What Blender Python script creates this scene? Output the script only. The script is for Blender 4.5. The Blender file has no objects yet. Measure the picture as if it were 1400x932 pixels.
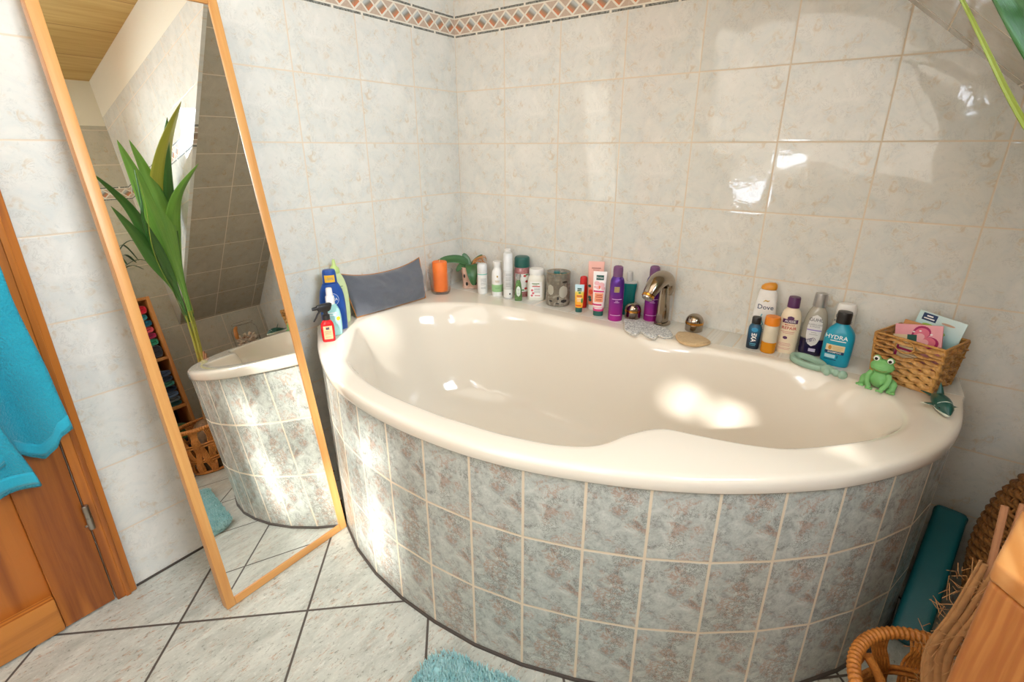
import bpy, bmesh, math, random
from mathutils import Vector, Matrix, noise
random.seed(7)
C = bpy.context.scene.collection
PI = math.pi
sin, cos = math.sin, math.cos
R = math.radians
DZ = 0.605            # height of the bath deck

# ------------------------------------------------------------------ node helpers
def lin(c):
    if isinstance(c, str):
        c = [int(c[i:i+2], 16)/255 for i in (0, 2, 4)]
    return tuple((x/12.92 if x <= .04045 else ((x+.055)/1.055)**2.4) for x in c[:3]) + (1,)

class V:
    """a float socket with arithmetic"""
    def __init__(s, b, o): s.b = b; s.o = o
    def _m(s, op, *a): return s.b.math(op, s, *a)
    def __add__(s, x): return s._m('ADD', x)
    def __radd__(s, x): return s._m('ADD', x)
    def __sub__(s, x): return s._m('SUBTRACT', x)
    def __rsub__(s, x): return s.b.math('SUBTRACT', x, s)
    def __mul__(s, x): return s._m('MULTIPLY', x)
    def __rmul__(s, x): return s._m('MULTIPLY', x)
    def __truediv__(s, x): return s._m('DIVIDE', x)
    def __gt__(s, x): return s._m('GREATER_THAN', x)
    def __lt__(s, x): return s._m('LESS_THAN', x)
    def fract(s): return s._m('FRACT')
    def floor(s): return s._m('FLOOR')
    def abs(s): return s._m('ABSOLUTE')
    def min(s, x): return s._m('MINIMUM', x)
    def max(s, x): return s._m('MAXIMUM', x)

class Mat:
    def __init__(s, name):
        s.m = bpy.data.materials.new(name); s.m.use_nodes = True
        s.nt = s.m.node_tree
        s.p = s.nt.nodes['Principled BSDF']
    def node(s, t, **props):
        n = s.nt.nodes.new(t)
        for k, v in props.items(): setattr(n, k, v)
        return n
    def put(s, sock, v):
        if isinstance(v, V): s.nt.links.new(v.o, sock)
        elif hasattr(v, 'is_output'): s.nt.links.new(v, sock)
        else: sock.default_value = v
    def math(s, op, *a):
        n = s.node('ShaderNodeMath', operation=op)
        for i, x in enumerate(a): s.put(n.inputs[i], x)
        return V(s, n.outputs[0])
    def pos(s):
        n = s.node('ShaderNodeNewGeometry'); x = s.node('ShaderNodeSeparateXYZ')
        s.nt.links.new(n.outputs['Position'], x.inputs[0])
        return [V(s, o) for o in x.outputs]
    def objc(s):
        n = s.node('ShaderNodeTexCoord'); x = s.node('ShaderNodeSeparateXYZ')
        s.nt.links.new(n.outputs['Object'], x.inputs[0])
        return [V(s, o) for o in x.outputs]
    def uv(s):
        n = s.node('ShaderNodeUVMap'); x = s.node('ShaderNodeSeparateXYZ')
        s.nt.links.new(n.outputs[0], x.inputs[0])
        return V(s, x.outputs[0]), V(s, x.outputs[1])
    def vec(s, a, b, c=0.0):
        n = s.node('ShaderNodeCombineXYZ')
        for i, x in enumerate((a, b, c)): s.put(n.inputs[i], x)
        return n.outputs[0]
    def noise(s, vec, scale, detail=3, rough=.5, dist=0.0):
        n = s.node('ShaderNodeTexNoise')
        if vec is not None: s.nt.links.new(vec, n.inputs['Vector'])
        n.inputs['Scale'].default_value = scale; n.inputs['Detail'].default_value = detail
        n.inputs['Roughness'].default_value = rough; n.inputs['Distortion'].default_value = dist
        return V(s, n.outputs[0])
    def wnoise(s, vec):
        n = s.node('ShaderNodeTexWhiteNoise'); s.nt.links.new(vec, n.inputs['Vector'])
        return V(s, n.outputs['Value'])
    def step(s, v, a, b):
        n = s.node('ShaderNodeMapRange', interpolation_type='SMOOTHSTEP')
        s.put(n.inputs[0], v); n.inputs[1].default_value = a; n.inputs[2].default_value = b
        return V(s, n.outputs[0])
    def ramp(s, v, stops):
        n = s.node('ShaderNodeValToRGB'); e = n.color_ramp.elements
        while len(e) < len(stops): e.new(.5)
        for i, (p, c) in enumerate(stops):
            e[i].position = p; e[i].color = lin(c)
        s.put(n.inputs[0], v); return n.outputs[0]
    def mix(s, f, a, b, mode='MIX'):
        n = s.node('ShaderNodeMix', data_type='RGBA', blend_type=mode)
        s.put(n.inputs[0], f)
        for i, x in ((6, a), (7, b)):
            if isinstance(x, str): x = lin(x)
            s.put(n.inputs[i], x)
        return n.outputs[2]
    def bump(s, h, strength=.3, dist=.002):
        n = s.node('ShaderNodeBump'); n.inputs['Strength'].default_value = strength
        n.inputs['Distance'].default_value = dist; s.put(n.inputs['Height'], h)
        s.nt.links.new(n.outputs[0], s.p.inputs['Normal'])
    def set(s, **k):
        names = dict(col='Base Color', rough='Roughness', metal='Metallic', trans='Transmission Weight', ior='IOR', alpha='Alpha',
                     spec='Specular IOR Level', coat='Coat Weight', sub='Subsurface Weight', sheen='Sheen Weight', emit='Emission Color', estr='Emission Strength')
        for a, v in k.items():
            if isinstance(v, str): v = lin(v)
            s.put(s.p.inputs[names[a]], v)
        return s

_cache = {}
def plain(name, col, rough=.4, metal=0.0, var=.06, **k):
    """simple procedural material: a base colour with slight noise variation"""
    key = (name, col)
    if key in _cache: return _cache[key]
    b = Mat(name)
    o = b.node('ShaderNodeTexCoord').outputs['Object']
    n = b.noise(o, 40, 2)
    c = lin(col); d = tuple(max(0, x*(1-var*2)) for x in c[:3]) + (1,); e = tuple(min(1, x*(1+var)) for x in c[:3]) + (1,)
    b.set(col=b.mix(n, d, e), rough=rough, metal=metal, **k)
    _cache[key] = b.m
    return b.m

def clear(name, col, rough=.02, ior=1.45, alpha=None):
    key = (name, col)
    if key in _cache: return _cache[key]
    b = Mat(name); b.set(col=col, rough=rough, trans=1.0, ior=ior)
    if alpha is not None: b.set(alpha=alpha)
    _cache[key] = b.m
    return b.m

# ------------------------------------------------------------------ surface materials
def wall_tile(name, axis, u0, W=.25, H=.2034, v0=-.0095, plaster=None, border=True, pitch=None, tone=None):
    b = Mat(name); x, y, z = b.pos()
    u = {'x': x, 'y': y*-1.0}[axis]
    v = z if pitch is None else (z-pitch[0])/pitch[1]
    u = u-u0
    tu = u/W; tv = (v-v0)/H
    iu = tu.floor(); iv = tv.floor(); fu = tu.fract(); fv = tv.fract()
    seed = (b.wnoise(b.vec(iu, iv, 3.0))*3).floor()
    tvec = b.vec(fu*W, fv*H, seed*4.0)
    n1 = b.noise(tvec, 12, 5, .6, 1.2); n2 = b.noise(tvec, 34, 5, .65, 1.2); n3 = b.noise(tvec, 85, 4, .7, .5)
    n4 = b.noise(tvec, 17, 2, .5, .6)
    base = b.ramp(n1, [(.30, 'd3d5cf'), (.5, 'dfddd4'), (.70, 'e6e3da')])
    base = b.mix(b.step(n2, .50, .68)*b.step(n4, .40, .62)*.62, base, 'cdb795')
    base = b.mix(b.step(n3, .56, .72)*.28, base, 'b5bab5')
    base = b.mix(b.step((n2-.46).abs(), .03, .0)*b.step(n4, .42, .6)*.35, base, 'aeaaa0')
    fall = b.wnoise(b.vec(iu, iv, 9.0))
    base = b.mix(fall*.08, base, 'd3d2ca')
    if tone: base = b.mix(1.0, base, tone, 'MULTIPLY')
    g = .0014
    du = (fu-.5).abs(); dv = (fv-.5).abs()
    gm = b.step(du, .5-2.0*g/W, .5-.9*g/W).max(b.step(dv, .5-2.0*g/H, .5-.9*g/H))
    col = b.mix(gm, base, 'dccbb2')
    edge = b.step(du, .5-.008/W, .5-.001/W).max(b.step(dv, .5-.008/H, .5-.001/H))
    rough = gm*.5+.04
    h = b.noise(tvec, 9, 2, .5)*1.6 + b.noise(tvec, 45, 2, .5)*.22 - edge*.22 - gm*.4
    if border:
        P = .0573; z0, z1 = 1.612, 1.69
        inb = (v > z0)*(v < z1)
        a = ((u+u0)/P).fract(); q = (v-(z0+z1)/2)/.052
        m = (a-.5).abs()+q.abs()
        s1 = b.noise(b.vec(u, v, .0), 140, 2)
        shade = (a-.5)*.7+q*.9
        dia = b.ramp(shade+.5, [(.18, 'd9835a'), (.42, 'a98468'), (.52, '8d8577'), (.7, 'b9bdba')])
        tri = b.mix(s1, 'b9a08c', 'cdb9a6')
        pat = b.mix((m < .40), b.mix((m > .56), 'e4ddcd', tri), dia)
        qa = q.abs()
        pat = b.mix((qa > .5), pat, 'e4ddcd')
        bar = ((v-(z0+.0045)).abs() < .0036).max(((v-(z1-.0045)).abs() < .0036))
        barcut = (((u+u0)/.1146).fract()-.5).abs() < .462
        barc = b.ramp(s1, [(.35, '4e4f4a'), (.6, '8a8b83')])
        pat = b.mix(bar*barcut, pat, barc)
        col = b.mix(inb, col, pat)
        rough = rough+inb*.12
    if plaster is not None:
        pm = z > plaster
        col = b.mix(pm, col, 'e9e2cf')
        rough = b.math('MAXIMUM', rough, pm*.85)
        h = h*(1.0-pm)+b.noise(b.vec(x+y, z, 0.0), 60, 3)*pm*1.5
    b.set(col=col, rough=rough, spec=.5)
    b.bump(h, .33, .0022)
    return b.m

def floor_tile():
    b = Mat('floor_tile_marbled'); x, y, z = b.pos()
    S = .33; s2 = 1/math.sqrt(2)
    u = ((x-.231)*s2*1.1+(y+1.439)*s2)  ; v = ((y+1.439)*s2*1.0-(x-.231)*s2*1.0)
    u = ((x-.231)*.7396+(y+1.439)*.673); v = ((y+1.439)*.7396-(x-.231)*.673)
    tu = u/S; tv = v/S
    fu = tu.fract(); fv = tv.fract(); iu = tu.floor(); iv = tv.floor()
    sd = b.wnoise(b.vec(iu, iv, 1.0))*9
    tvec = b.vec((u+v)*.42, (u-v)*1.0, sd)
    n1 = b.noise(tvec, 14, 6, .65, .6); n2 = b.noise(tvec, 70, 6, .76, .5); n3 = b.noise(tvec, 105, 6, .78, .6); n4 = b.noise(b.vec(u, v, sd), 15, 4)
    base = b.ramp(n1, [(.3, 'a4a69c'), (.5, 'b8bab0'), (.7, 'c9cabf')])
    base = b.mix(b.step(n2, .545, .62)*b.step(n4, .36, .6)*.75, base, 'a87f60')
    base = b.mix(b.step(n3, .565, .64)*.7, base, '625f55')
    base = b.mix(b.step(n3, .44, .36)*.4, base, 'e6e5dc')
    g = .0024
    gm = b.step((fu-.5).abs(), .5-1.7*g/S, .5-.9*g/S).max(b.step((fv-.5).abs(), .5-1.7*g/S, .5-.9*g/S))
    b.set(col=b.mix(gm, base, '4e463f'), rough=gm*.4+.28)
    b.bump(n2*.5-gm*1.0, .25, .002)
    return b.m

def apron_tile():
    b = Mat('apron_tile_marbled'); u, v = b.uv()
    fu = u.fract(); tv = (v-.198)/.1968+10.0; fv = tv.fract(); iu = u.floor(); iv = tv.floor()
    seed = ((iu*.5+iv*.37).fract()*3).floor()
    tvec = b.vec(fu*.13, fv*.197, seed*5.0)
    n1 = b.noise(tvec, 34, 7, .75, .5); n2 = b.noise(tvec, 58, 7, .75, .5); n3 = b.noise(tvec, 95, 7, .78, .6); n4 = b.noise(tvec, 20, 4, .6, .5); n5 = b.noise(tvec, 17, 4, .6, .8); n6 = b.noise(tvec, 230, 4, .7, .3)
    base = b.ramp(n1, [(.30, '888a85'), (.46, 'acafa7'), (.60, 'bdc0b7'), (.75, 'd3d4ca')])
    base = b.mix(b.step(n6, .52, .66)*.30, base, '8b8d88')
    rust = b.step((n2-.5).abs(), .060, .015)*b.step(n4, .49, .60)
    base = b.mix(rust*.52, base, 'a56d4b')
    base = b.mix(b.step(n2, .60, .70)*b.step(n4, .45, .6)*.6, base, '9b5f42')
    crack = b.step((n3-.5).abs(), .030, .004)*b.step(n5, .46, .58)
    base = b.mix(crack*.8, base, '504d49')
    base = b.mix(b.step((n3-.40).abs(), .018, .0)*b.step(n5, .60, .44)*.5, base, 'e2e3dd')
    base = b.mix(b.step(n3, .60, .70)*b.step(n5, .52, .62)*.55, base, '64605c')
    g = .0026
    gm = b.step((fu-.5).abs(), .5-1.5*g/.13, .5-.8*g/.13).max(b.step((fv-.5).abs(), .5-1.5*g/.197, .5-.8*g/.197))
    b.set(col=b.mix(gm, base, 'd6c6ac'), rough=gm*.5+.22)
    b.bump(n1*.4-gm*1.2, .3, .0022)
    return b.m

def wood(name, dark, light, axis='z', scale=1.0, rough=.42, knots=True, grain=1.0, ring=None):
    b = Mat(name); c = list(b.objc())
    k = 'xyz'.index(axis)
    cc = [q*1.0 for q in c]; cc[k] = cc[k]*.055
    vec = b.vec(*cc)
    n1 = b.noise(vec, 26*scale, 4, .6, .6); n2 = b.noise(vec, 120*scale, 3, .6, .2)
    w = b.node('ShaderNodeTexWave', wave_type='BANDS', bands_direction='X' if axis != 'x' else 'Y')
    w.inputs['Scale'].default_value = 22*scale; w.inputs['Distortion'].default_value = 4.5; w.inputs['Detail'].default_value = 2.5; w.inputs['Detail Scale'].default_value = .9
    b.nt.links.new(vec, w.inputs[0])
    f = n1*.5+V(b, w.outputs[1])*.32*grain+n2*.22
    col = b.ramp(f, [(.25, dark), (.72, light)])
    if knots:
        kv = list(c); kv[k] = kv[k]*.45
        vo = b.node('ShaderNodeTexVoronoi'); vo.inputs['Scale'].default_value = 7.0; b.nt.links.new(b.vec(*kv), vo.inputs[0])
        kd = V(b, vo.outputs[0])
        col = b.mix(b.step(kd, .095, .05)*.8, col, '43230e')
        col = b.mix(b.step(kd, .17, .08)*.22, col, '8a4d1e')
    b.set(col=col, rough=rough)
    b.bump(f, .03, .001)
    return b.m

def cloth(name, col, col2=None, scale=260, rough=.95, bump=.5, sheen=.3, dist=.002):
    b = Mat(name); o = b.node('ShaderNodeTexCoord').outputs['Object']
    n = b.noise(o, scale, 3, .7); n2 = b.noise(o, 14, 3)
    c = b.mix(n*.6+n2*.4, col2 or col, col)
    b.set(col=c, rough=rough, sheen=sheen); b.bump(n, bump, dist)
    return b.m

def rattan(name, dark, light, scale=90):
    b = Mat(name); o = b.node('ShaderNodeTexCoord').outputs['Object']
    n = b.noise(o, scale, 4, .65, .8); n2 = b.noise(o, 9, 2)
    b.set(col=b.ramp(n*.6+n2*.4, [(.3, dark), (.65, light)]), rough=.5); b.bump(n, .4, .001)
    return b.m

def leaf_mat(name, dark, light, across='u'):
    b = Mat(name); u, v = b.uv()
    st = b.noise(b.vec(u*1.0, v*.02), 60, 3, .6)
    st2 = b.noise(b.vec(u, v), 3, 2)
    b.set(col=b.ramp(st*.6+st2*.4, [(.3, dark), (.7, light)]), rough=.32, sub=.0)
    b.bump(st, .35, .001)
    return b.m

# ------------------------------------------------------------------ mesh helpers
def mesh_obj(name, bm, mat, parent=None, smooth=35, label=None, loc=None):
    me = bpy.data.meshes.new(name)
    bmesh.ops.recalc_face_normals(bm, faces=bm.faces)
    bm.to_mesh(me); bm.free()
    if smooth is not None:
        for p in me.polygons: p.use_smooth = True
        me.set_sharp_from_angle(angle=R(smooth))
    me.materials.append(mat)
    o = bpy.data.objects.new(name, me); C.objects.link(o)
    if parent is not None: o.parent = parent
    if label: o['label'] = label
    if loc is not None: o.location = loc
    return o

def thing(name, label, cat, loc=(0, 0, 0), rotz=0.0, group=None, kind=None, rot=None):
    o = bpy.data.objects.new(name, None); C.objects.link(o)
    o.empty_display_size = .03
    o.location = loc; o.rotation_euler = rot if rot else (0, 0, rotz)
    if kind: o['kind'] = kind
    else:
        o['label'] = label; o['category'] = cat
    if group: o['group'] = group
    return o

def tag(o, label, cat, group=None, kind=None):
    o['label'] = label; o['category'] = cat
    if group: o['group'] = group
    if kind: o['kind'] = kind
    return o

def structure(name, bm, mat, parent=None, smooth=None):
    o = mesh_obj(name, bm, mat, parent, smooth)
    if parent is None: o['kind'] = 'structure'
    return o

def box(bm, x0, x1, y0, y1, z0, z1, bev=0.0, seg=2, M=None):
    r = bmesh.ops.create_cube(bm, size=1.0)
    vs = r['verts']
    T = Matrix.Translation(((x0+x1)/2, (y0+y1)/2, (z0+z1)/2)) @ Matrix.Diagonal((x1-x0, y1-y0, z1-z0, 1))
    bmesh.ops.transform(bm, matrix=T, verts=vs)
    if bev > 0:
        es = list({e for v in vs for e in v.link_edges})
        rr = bmesh.ops.bevel(bm, geom=es, offset=bev, segments=seg, affect='EDGES', profile=.6)
        vs = list({v for f in rr['faces'] for v in f.verts} | {v for v in vs if v.is_valid})
        if M is not None:
            allv = set(vs)
            for v in list(allv):
                for e in v.link_edges: allv.add(e.other_vert(v))
            vs = list(allv)
    if M is not None: bmesh.ops.transform(bm, matrix=M, verts=vs)
    return vs

def newbox(*a, **k):
    bm = bmesh.new(); box(bm, *a, **k); return bm

def rings(bm, rs, closed=True, cap0=True, cap1=True, uvs=None):
    """bridge successive rings of points"""
    vr = [[bm.verts.new(p) for p in r] for r in rs]
    n = len(rs[0])
    for a, b in zip(vr, vr[1:]):
        for i in range(n if closed else n-1):
            j = (i+1) % n
            bm.faces.new((a[i], a[j], b[j], b[i]))
    if cap0: bm.faces.new(list(reversed(vr[0])))
    if cap1: bm.faces.new(vr[-1])
    return vr

def se_pt(a, rx, ry, n=2.0):
    c, s = cos(a), sin(a)
    return (rx*math.copysign(abs(c)**(2/n), c), ry*math.copysign(abs(s)**(2/n), s))

class Body:
    """a bottle body: sections (z, rx, ry, n[, ox, oy]); front is local -y"""
    def __init__(s, secs): s.s = [tuple(q)+(2.0, 0, 0)[len(q)-3:] if len(q) < 6 else tuple(q) for q in secs]
    def at(s, z):
        q = s.s
        if z <= q[0][0]: return q[0][1:]
        for a, b in zip(q, q[1:]):
            if a[0] <= z <= b[0] and b[0] > a[0]:
                t = (z-a[0])/(b[0]-a[0]); return tuple(x+(y-x)*t for x, y in zip(a[1:], b[1:]))
        return q[-1][1:]
    def pt(s, ang, z, off=0.0):
        rx, ry, n, ox, oy = s.at(z)
        x, y = se_pt(ang, rx+off, ry+off, n)
        return (x+ox, y+oy, z)
    def bm(s, seg=40, cap0=True, cap1=True):
        bm = bmesh.new(); rs = []
        for (z, rx, ry, n, ox, oy) in s.s:
            rs.append([(lambda p: (p[0]+ox, p[1]+oy, z))(se_pt(2*PI*i/seg, rx, ry, n)) for i in range(seg)])
        rings(bm, rs, True, cap0, cap1)
        return bm
    def surf(s, tx, z, off):
        """front surface mapping: sideways tx (m), height z"""
        rx, ry, n, ox, oy = s.at(z); rx += off; ry += off
        c = max(-.995, min(.995, tx/rx))
        y = -ry*(1-abs(c)**n)**(1/n)
        return (tx+ox, y+oy, z)
    def wrap(s, tx, z, off):
        rx, ry, n, ox, oy = s.at(z); r = (rx+off)
        a = -PI/2+tx/r
        x, y = se_pt(a, rx+off, ry+off, n); return (x+ox, y+oy, z)
    def patch(s, x0, x1, z0, z1, off=.0005, nx=14, nz=8, rnd=0.0, shear=0.0, tilt=0.0, ell=False):
        bm = bmesh.new(); g = []
        for j in range(nz+1):
            row = []
            for i in range(nx+1):
                a = i/nx*2-1; c = j/nz*2-1
                if ell:
                    k = math.sqrt(max(0, 1-abs(c)**2.6)); a2 = a*max(k, .02)
                else: a2 = a
                x = (x0+x1)/2+a2*(x1-x0)/2; z = (z0+z1)/2+c*(z1-z0)/2
                row.append(bm.verts.new(s.surf(x, z, off)))
            g.append(row)
        for j in range(nz):
            for i in range(nx): bm.faces.new((g[j][i], g[j][i+1], g[j+1][i+1], g[j+1][i]))
        return bm

def profile(secs, sub=4):
    """smooth a short list of sections with Catmull-Rom in z"""
    out = []
    n = len(secs)
    for i in range(n-1):
        p0, p1, p2, p3 = secs[max(0, i-1)], secs[i], secs[i+1], secs[min(n-1, i+2)]
        for k in range(sub):
            t = k/sub
            out.append(tuple(.5*((2*b)+(-a+c)*t+(2*a-5*b+4*c-d)*t*t+(-a+3*b-3*c+d)*t**3) for a, b, c, d in zip(p0, p1, p2, p3)))
    out.append(tuple(secs[-1]))
    return out

def lathe(prof, seg=40, cap0=True, cap1=True, ox=0, oy=0):
    bm = bmesh.new()
    rings(bm, [[(ox+r*cos(2*PI*i/seg), oy+r*sin(2*PI*i/seg), z) for i in range(seg)] for r, z in prof], True, cap0, cap1)
    return bm

def tube(bm, pts, rad, seg=10, caps=True, flat=1.0, closed=False):
    pts = [Vector(p) for p in pts]; n = len(pts)
    rad = rad if isinstance(rad, (list, tuple)) else [rad]*n
    prev = None; rs = []
    for i, p in enumerate(pts):
        if closed: t = (pts[(i+1) % n]-pts[i-1])
        else: t = (pts[min(n-1, i+1)]-pts[max(0, i-1)])
        t = t.normalized() if t.length > 1e-9 else Vector((0, 0, 1))
        if prev is None:
            u = t.cross(Vector((0, 0, 1)))
            if u.length < .05: u = t.cross(Vector((1, 0, 0)))
        else: u = prev-t*prev.dot(t)
        u.normalize(); w = t.cross(u); prev = u
        rs.append([p+(u*cos(2*PI*k/seg)+w*sin(2*PI*k/seg)*flat)*rad[i] for k in range(seg)])
    vr = rings(bm, rs, True, caps and not closed, caps and not closed)
    if closed:
        a, b = vr[-1], vr[0]
        for i in range(seg):
            j = (i+1) % seg; bm.faces.new((a[i], a[j], b[j], b[i]))
    return bm

def newtube(*a, **k):
    return tube(bmesh.new(), *a, **k)

def spline(P, sub=6):
    P = [tuple(p) for p in P]
    return profile(P, sub)

def ellipsoid(bm, c, r, M=None, seg=20):
    q = bmesh.ops.create_uvsphere(bm, u_segments=seg, v_segments=seg//2+2, radius=1.0)
    T = Matrix.Translation(c) @ (M or Matrix.Identity(4)) @ Matrix.Diagonal((r[0], r[1], r[2], 1))
    bmesh.ops.transform(bm, matrix=T, verts=q['verts'])

def grid(fn, nu, nv, uv=True):
    bm = bmesh.new(); L = bm.loops.layers.uv.new('UVMap') if uv else None
    g = [[bm.verts.new(fn(i/nu, j/nv)) for i in range(nu+1)] for j in range(nv+1)]
    for j in range(nv):
        for i in range(nu):
            f = bm.faces.new((g[j][i], g[j][i+1], g[j+1][i+1], g[j+1][i]))
            if L:
                for l, (a, b) in zip(f.loops, ((i, j), (i+1, j), (i+1, j+1), (i, j+1))): l[L].uv = (a/nu, b/nv)
    return bm

def solid(o, t, off=0.0):
    m = o.modifiers.new('thickness', 'SOLIDIFY'); m.thickness = t; m.offset = off; return o
def subd(o, n=1):
    m = o.modifiers.new('smooth', 'SUBSURF'); m.levels = n; m.render_levels = n; return o

_dg = None
def text_part(s, size, mat, parent, fn, align='CENTER', name='lettering', bold=0.0, sx=1.0, res=2, label=None):
    """text as a thin mesh: fn maps flat (x, z) to 3-D"""
    cu = bpy.data.curves.new('t', 'FONT'); cu.body = s; cu.size = size; cu.align_x = align; cu.align_y = 'CENTER'; cu.resolution_u = res
    cu.offset = bold*size
    ob = bpy.data.objects.new('t', cu); C.objects.link(ob)
    dg = bpy.context.evaluated_depsgraph_get()
    me = bpy.data.meshes.new_from_object(ob.evaluated_get(dg))
    bpy.data.objects.remove(ob); bpy.data.curves.remove(cu)
    bm = bmesh.new(); bm.from_mesh(me); bpy.data.meshes.remove(me)
    if not bm.verts: bm.free(); return None
    for v in bm.verts: v.co = Vector(fn(v.co.x*sx, v.co.y))
    bm.normal_update()
    o = mesh_obj(name, bm, mat, parent, None, label)
    return o

def bars(body, rows, mat, parent, off=.0009, name='fine_print'):
    """thin lines of unreadable small print: rows of (xcentre, z, width, height)"""
    for (xc, z, w, h) in rows:
        bm = bmesh.new(); n = 5; g = []
        for zz in (z-h/2, z+h/2): g.append([bm.verts.new(body.surf(xc-w/2+w*i/n, zz, off)) for i in range(n+1)])
        for i in range(n): bm.faces.new((g[0][i], g[0][i+1], g[1][i+1], g[1][i]))
        mesh_obj(name, bm, mat, parent, None)

# ================================================================== THE ROOM
XR, YF, ZC = 2.37, -3.2, 2.31          # right wall, front wall, ceiling
KZ = .806                              # knee wall height under the slope
YD = -.52                              # cheek of the dormer
SX = .545                              # slope meets the ceiling here
YB, CX, CY0 = -.14, .9, -.5            # ledge front edge; centre of the tub outline

M_back = wall_tile('wall_tile_back', 'x', 0.0)
M_left = wall_tile('wall_tile_left', 'y', .2402)
M_right = wall_tile('wall_tile_right', 'y', 0.02, plaster=2.05, tone='ddd6c9')  # tint darkens the right wall tiles to stand in for shade
M_front = wall_tile('wall_tile_front', 'x', 0.0, plaster=2.05)
M_cheek = wall_tile('wall_tile_dormer', 'x', 0.1, plaster=2.10)
ang = math.atan2(ZC-KZ, XR-SX)
M_slope = wall_tile('wall_tile_slope', 'y', .06, v0=.01, border=False, pitch=(KZ, sin(ang)), tone='cfc6b8')  # tiles tinted darker, shade of the slope put into the colour
M_ceil = Mat('ceiling_planks'); x_, y_, z_ = M_ceil.pos()
pl = ((x_-2.06)/.295); pf = pl.fract(); pi_ = pl.floor()
n_ = M_ceil.noise(M_ceil.vec(x_, y_*.06, pi_*3.0), 40, 3)
c_ = M_ceil.ramp(n_, [(.3, 'c29a55'), (.7, 'd9b673')])
M_ceil.set(col=M_ceil.mix(M_ceil.step((pf-.5).abs(), .488, .497)*.8, c_, '8a5f2a'), rough=.5)

bm = bmesh.new(); box(bm, -.1, XR+.1, YF-.1, .1, -.1, 0); structure('floor', bm, floor_tile())
bm = bmesh.new(); box(bm, -.1, XR+.1, 0, .1, 0, ZC+.1); structure('wall_back', bm, M_back)
bm = bmesh.new()
box(bm, -.1, 0, -1.51, 0, 0, ZC+.1); box(bm, -.1, 0, -2.42, -1.51, 2.03, ZC+.1); box(bm, -.1, 0, YF, -2.42, 0, ZC+.1)
structure('wall_left', bm, M_left)
# right wall with the dormer window opening
W2 = (-2.14, -1.67, 1.12, 1.68)
bm = bmesh.new()
box(bm, XR, XR+.1, YD, 0, 0, KZ)
box(bm, XR, XR+.1, W2[1], YD, 0, ZC+.1); box(bm, XR, XR+.1, YF, W2[0], 0, ZC+.1)
box(bm, XR, XR+.1, W2[0], W2[1], 0, W2[2]); box(bm, XR, XR+.1, W2[0], W2[1], W2[3], ZC+.1)
structure('wall_right', bm, M_right)
W1 = (1.84, 2.25, 1.40, 2.27); W3 = (.42, 1.0, .70, 1.20)
bm = bmesh.new()
box(bm, -.1, W3[0], YF-.1, YF, 0, ZC+.1); box(bm, W3[0], W3[1], YF-.1, YF, 0, W3[2]); box(bm, W3[0], W3[1], YF-.1, YF, W3[3], ZC+.1)
box(bm, W3[1], W1[0], YF-.1, YF, 0, ZC+.1); box(bm, W1[1], XR+.1, YF-.1, YF, 0, ZC+.1)
box(bm, W1[0], W1[1], YF-.1, YF, 0, W1[2]); box(bm, W1[0], W1[1], YF-.1, YF, W1[3], ZC+.1)
structure('wall_front', bm, M_front)
bm = bmesh.new(); box(bm, -.1, XR+.1, YF-.1, .1, ZC, ZC+.1); structure('ceiling', bm, M_ceil.m)
# tiled roof slope over the tub and the cheek wall of the dormer
bm = bmesh.new()
nx, nz = sin(ang)*.05, cos(ang)*.05
rings(bm, [[(XR+.03, y, KZ-.025), (SX-.02, y, ZC+.018), (SX-.02+nx, y, ZC+.018+nz), (XR+.03+nx, y, KZ-.025+nz)] for y in (YD, 0.0)])
structure('wall_slope', bm, M_slope)
bm = bmesh.new()
rings(bm, [[(SX, y, ZC), (XR, y, KZ+.0), (XR, y, ZC)] for y in (YD-.006, YD+.012)])
structure('wall_dormer', bm, M_cheek)

M_white_frame = plain('window_frame_white', 'eeece6', .35)
M_pane = Mat('window_pane'); M_pane.set(col='eef4f6', rough=.02, alpha=.06); M_pane = M_pane.m
def window(name, plane, c, a0, a1, z0, z1, mull, hbars=()):
    t = thing(name, '', '', (0, 0, 0), kind='structure')
    bm = bmesh.new(); w = .03
    def b(p0, p1, q0, q1, d=.03):
        if plane == 'x': box(bm, c, c+d, p0, p1, q0, q1)
        else: box(bm, p0, p1, c-d, c, q0, q1)
    b(a0, a0+w, z0, z1); b(a1-w, a1, z0, z1); b(a0+w, a1-w, z0, z0+w); b(a0+w, a1-w, z1-w, z1)
    for m in mull: b(m-.014, m+.014, z0+w, z1-w)
    for m in hbars: b(a0+w, a1-w, m-.022, m+.022, .026)
    mesh_obj('window_frame', bm, M_white_frame, t, None)
    bm = bmesh.new(); d = .004
    if plane == 'x': box(bm, c+.012, c+.016, a0+w, a1-w, z0+w, z1-w)
    else: box(bm, a0+w, a1-w, c-.016, c-.012, z0+w, z1-w)
    mesh_obj('pane', bm, M_pane, t, None)
window('window_1', 'y', YF-.03, W1[0], W1[1], W1[2], W1[3], [2.025], [1.735, 2.105])  # upper crossbar added to keep sun off the tub interior
window('glare_opening', 'y', YF-.03, W3[0], W3[1], W3[2], W3[3], [.70])  # unseen opening added to put bright glare on the back wall tiles
window('window_2', 'x', XR+.03, W2[0], W2[1], W2[2], W2[3], [-1.90])
# added unseen panels outside the small window leave a diagonal gap for the sun
for sg in (1, -1):
    c0, c1 = 1.617, 1.170; g_ = .055 if sg > 0 else .004
    far = 1.80 if sg > 0 else 1.0
    bm = bmesh.new(); rings(bm, [[(x, -2.16, c0+g_), (x, -1.52, c1+g_), (x, -1.52, far), (x, -2.16, far)] for x in (XR+.075, XR+.095)])
    mesh_obj('sun_blocker', bm, M_white_frame, bpy.data.objects['window_2'], None)

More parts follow.
